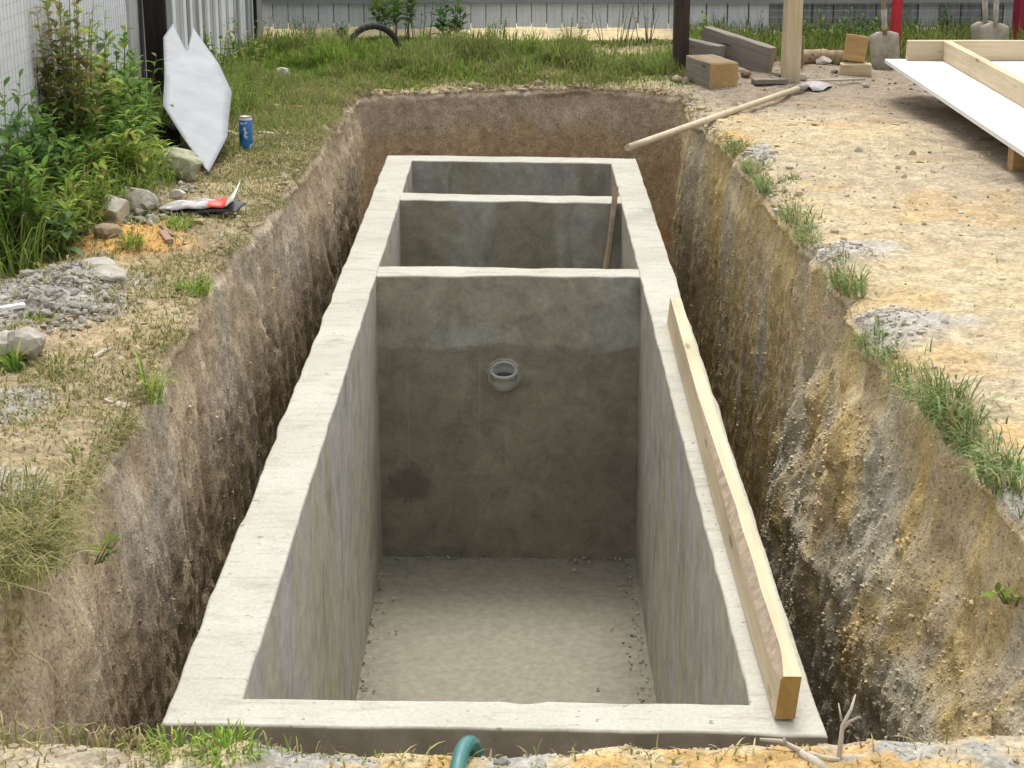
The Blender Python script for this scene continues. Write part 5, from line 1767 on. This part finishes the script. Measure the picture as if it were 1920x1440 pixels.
# shrubs against the back fence
def bat(px, y):
    q = U(px, 60, y=y)
    return at(q.x, q.y)
weed('shrub', 'leafy green shrub before the back fence, behind the old tyre', bat(742, 13.9), 0.46, 0.26, 15, LEAFPAL['green'], 260, (0.085, 0.03), 16, 'shrub', low=0.45)
weed('shrub', 'dark leafy shrub before the back fence, right of the old tyre', bat(846, 13.7), 0.36, 0.15, 11, LEAFPAL['dark'] * 1.1, 261, (0.10, 0.032), 14, 'shrub', low=0.3)
weed('shrub', 'small dark shrub in the back grass left of the old tyre', bat(632, 13.7), 0.22, 0.10, 8, LEAFPAL['dark'], 262, (0.05, 0.02), 14, 'shrub')
weed('shrub', 'dry thin stalks before the back fence between tyre and dark shrub', bat(785, 13.8), 0.36, 0.22, 10, LEAFPAL['dry'] * 0.8, 263, (0.035, 0.010), 5, 'shrub', low=0.5)
weed('shrub', 'bare thin stalks before the middle of the back fence', bat(1150, 13.8), 0.34, 0.30, 11, LEAFPAL['dry'] * 0.7, 264, (0.03, 0.008), 4, 'shrub', low=0.5)
weed('shrub', 'bare twiggy stalks before the back fence left of the brown post', bat(1215, 13.9), 0.36, 0.16, 9, LEAFPAL['dark'], 265, (0.03, 0.008), 5, 'shrub', low=0.4)
weed('shrub', 'pale feathery weed before the back fence left of the small dark shrub', bat(565, 13.8), 0.26, 0.16, 12, LEAFPAL['bright'] * 0.8, 272, (0.05, 0.010), 10, 'shrub', low=0.3)
weed('shrub', 'thin pale green weed before the back fence right of the dark shrub', bat(935, 13.9), 0.24, 0.16, 10, LEAFPAL['green'], 273, (0.05, 0.010), 9, 'shrub', low=0.3)
weed('shrub', 'straggling brown green weed before the middle of the back fence', bat(1065, 13.8), 0.27, 0.20, 11, LEAFPAL['dry'], 274, (0.045, 0.010), 8, 'shrub', low=0.3)
weed('shrub', 'green sapling behind the grey beams and right of the brown post', bat(1322, 13.3), 0.30, 0.09, 7, LEAFPAL['bright'], 266, (0.06, 0.03), 13, 'shrub')
weed('shrub', 'dark stalky weed left of the pale fresh sawn post', bat(1440, 13.4), 0.34, 0.16, 9, LEAFPAL['dark'], 267, (0.06, 0.012), 8, 'shrub')
weed('shrub', 'green bushy weed right of the pale fresh sawn post', bat(1545, 13.4), 0.36, 0.26, 13, LEAFPAL['green'] * 0.8, 268, (0.07, 0.016), 14, 'shrub')
weed('shrub', 'dark green weed left of the red post', bat(1612, 13.5), 0.34, 0.20, 11, LEAFPAL['dark'] * 1.1, 269, (0.06, 0.02), 14, 'shrub')
weed('shrub', 'dark tangled weed right of the red post', bat(1725, 13.7), 0.34, 0.26, 12, LEAFPAL['dark'], 270, (0.06, 0.02), 14, 'shrub')
weed('shrub', 'dark weed behind the platform, left of the spades', bat(1800, 13.8), 0.32, 0.24, 10, LEAFPAL['dark'] * 0.9, 271, (0.06, 0.02), 14, 'shrub')
# seedlings rooted in the trench walls and on the rim
def wall_point(px, py, j0, j1):
    dg = bpy.data.objects['earth_pit'].data
    co = np.empty(len(dg.vertices) * 3, np.float32)
    dg.vertices.foreach_get('co', co)
    co = co.reshape(-1, 3)[:NW * NU]
    c, s = math.cos(-YAW), math.sin(-YAW)
    xx, yy, zz = co[:, 0] * c - co[:, 1] * s, co[:, 0] * s + co[:, 1] * c, co[:, 2] - CAM_H
    dep = yy * math.cos(PITCH) - zz * math.sin(PITCH)
    up = yy * math.sin(PITCH) + zz * math.cos(PITCH)
    e = (960 + F_PX * xx / dep - px) ** 2 + (720 - F_PX * up / dep - py) ** 2
    e = np.where((co[:, 0] > j0) & (co[:, 0] < j1), e, 1e12)
    return Vector([float(v) for v in co[int(np.argmin(e))]])
q = wall_point(168, 1040, -1.4, -0.7)
weed('seedling', 'single green seedling growing out of the left trench wall', q + Vector((0.01, 0, 0)), 0.07, 0.05, 3, LEAFPAL['bright'] * 0.8, 280, (0.055, 0.012), 5, 'seedling', lean=(0.4, 0))
q = wall_point(1908, 1120, 0.8, 1.4)
weed('seedling', 'bright green seedling on the right trench wall at the picture edge', q - Vector((0.01, 0, 0)), 0.05, 0.04, 3, LEAFPAL['bright'], 281, (0.04, 0.02), 5, 'seedling', lean=(-0.3, 0))
q = G(145, 845)
weed('seedling', 'tiny yellow green seedling on the bare left bank', q, 0.03, 0.03, 3, LEAFPAL['bright'], 282, (0.022, 0.012), 5, 'seedling')
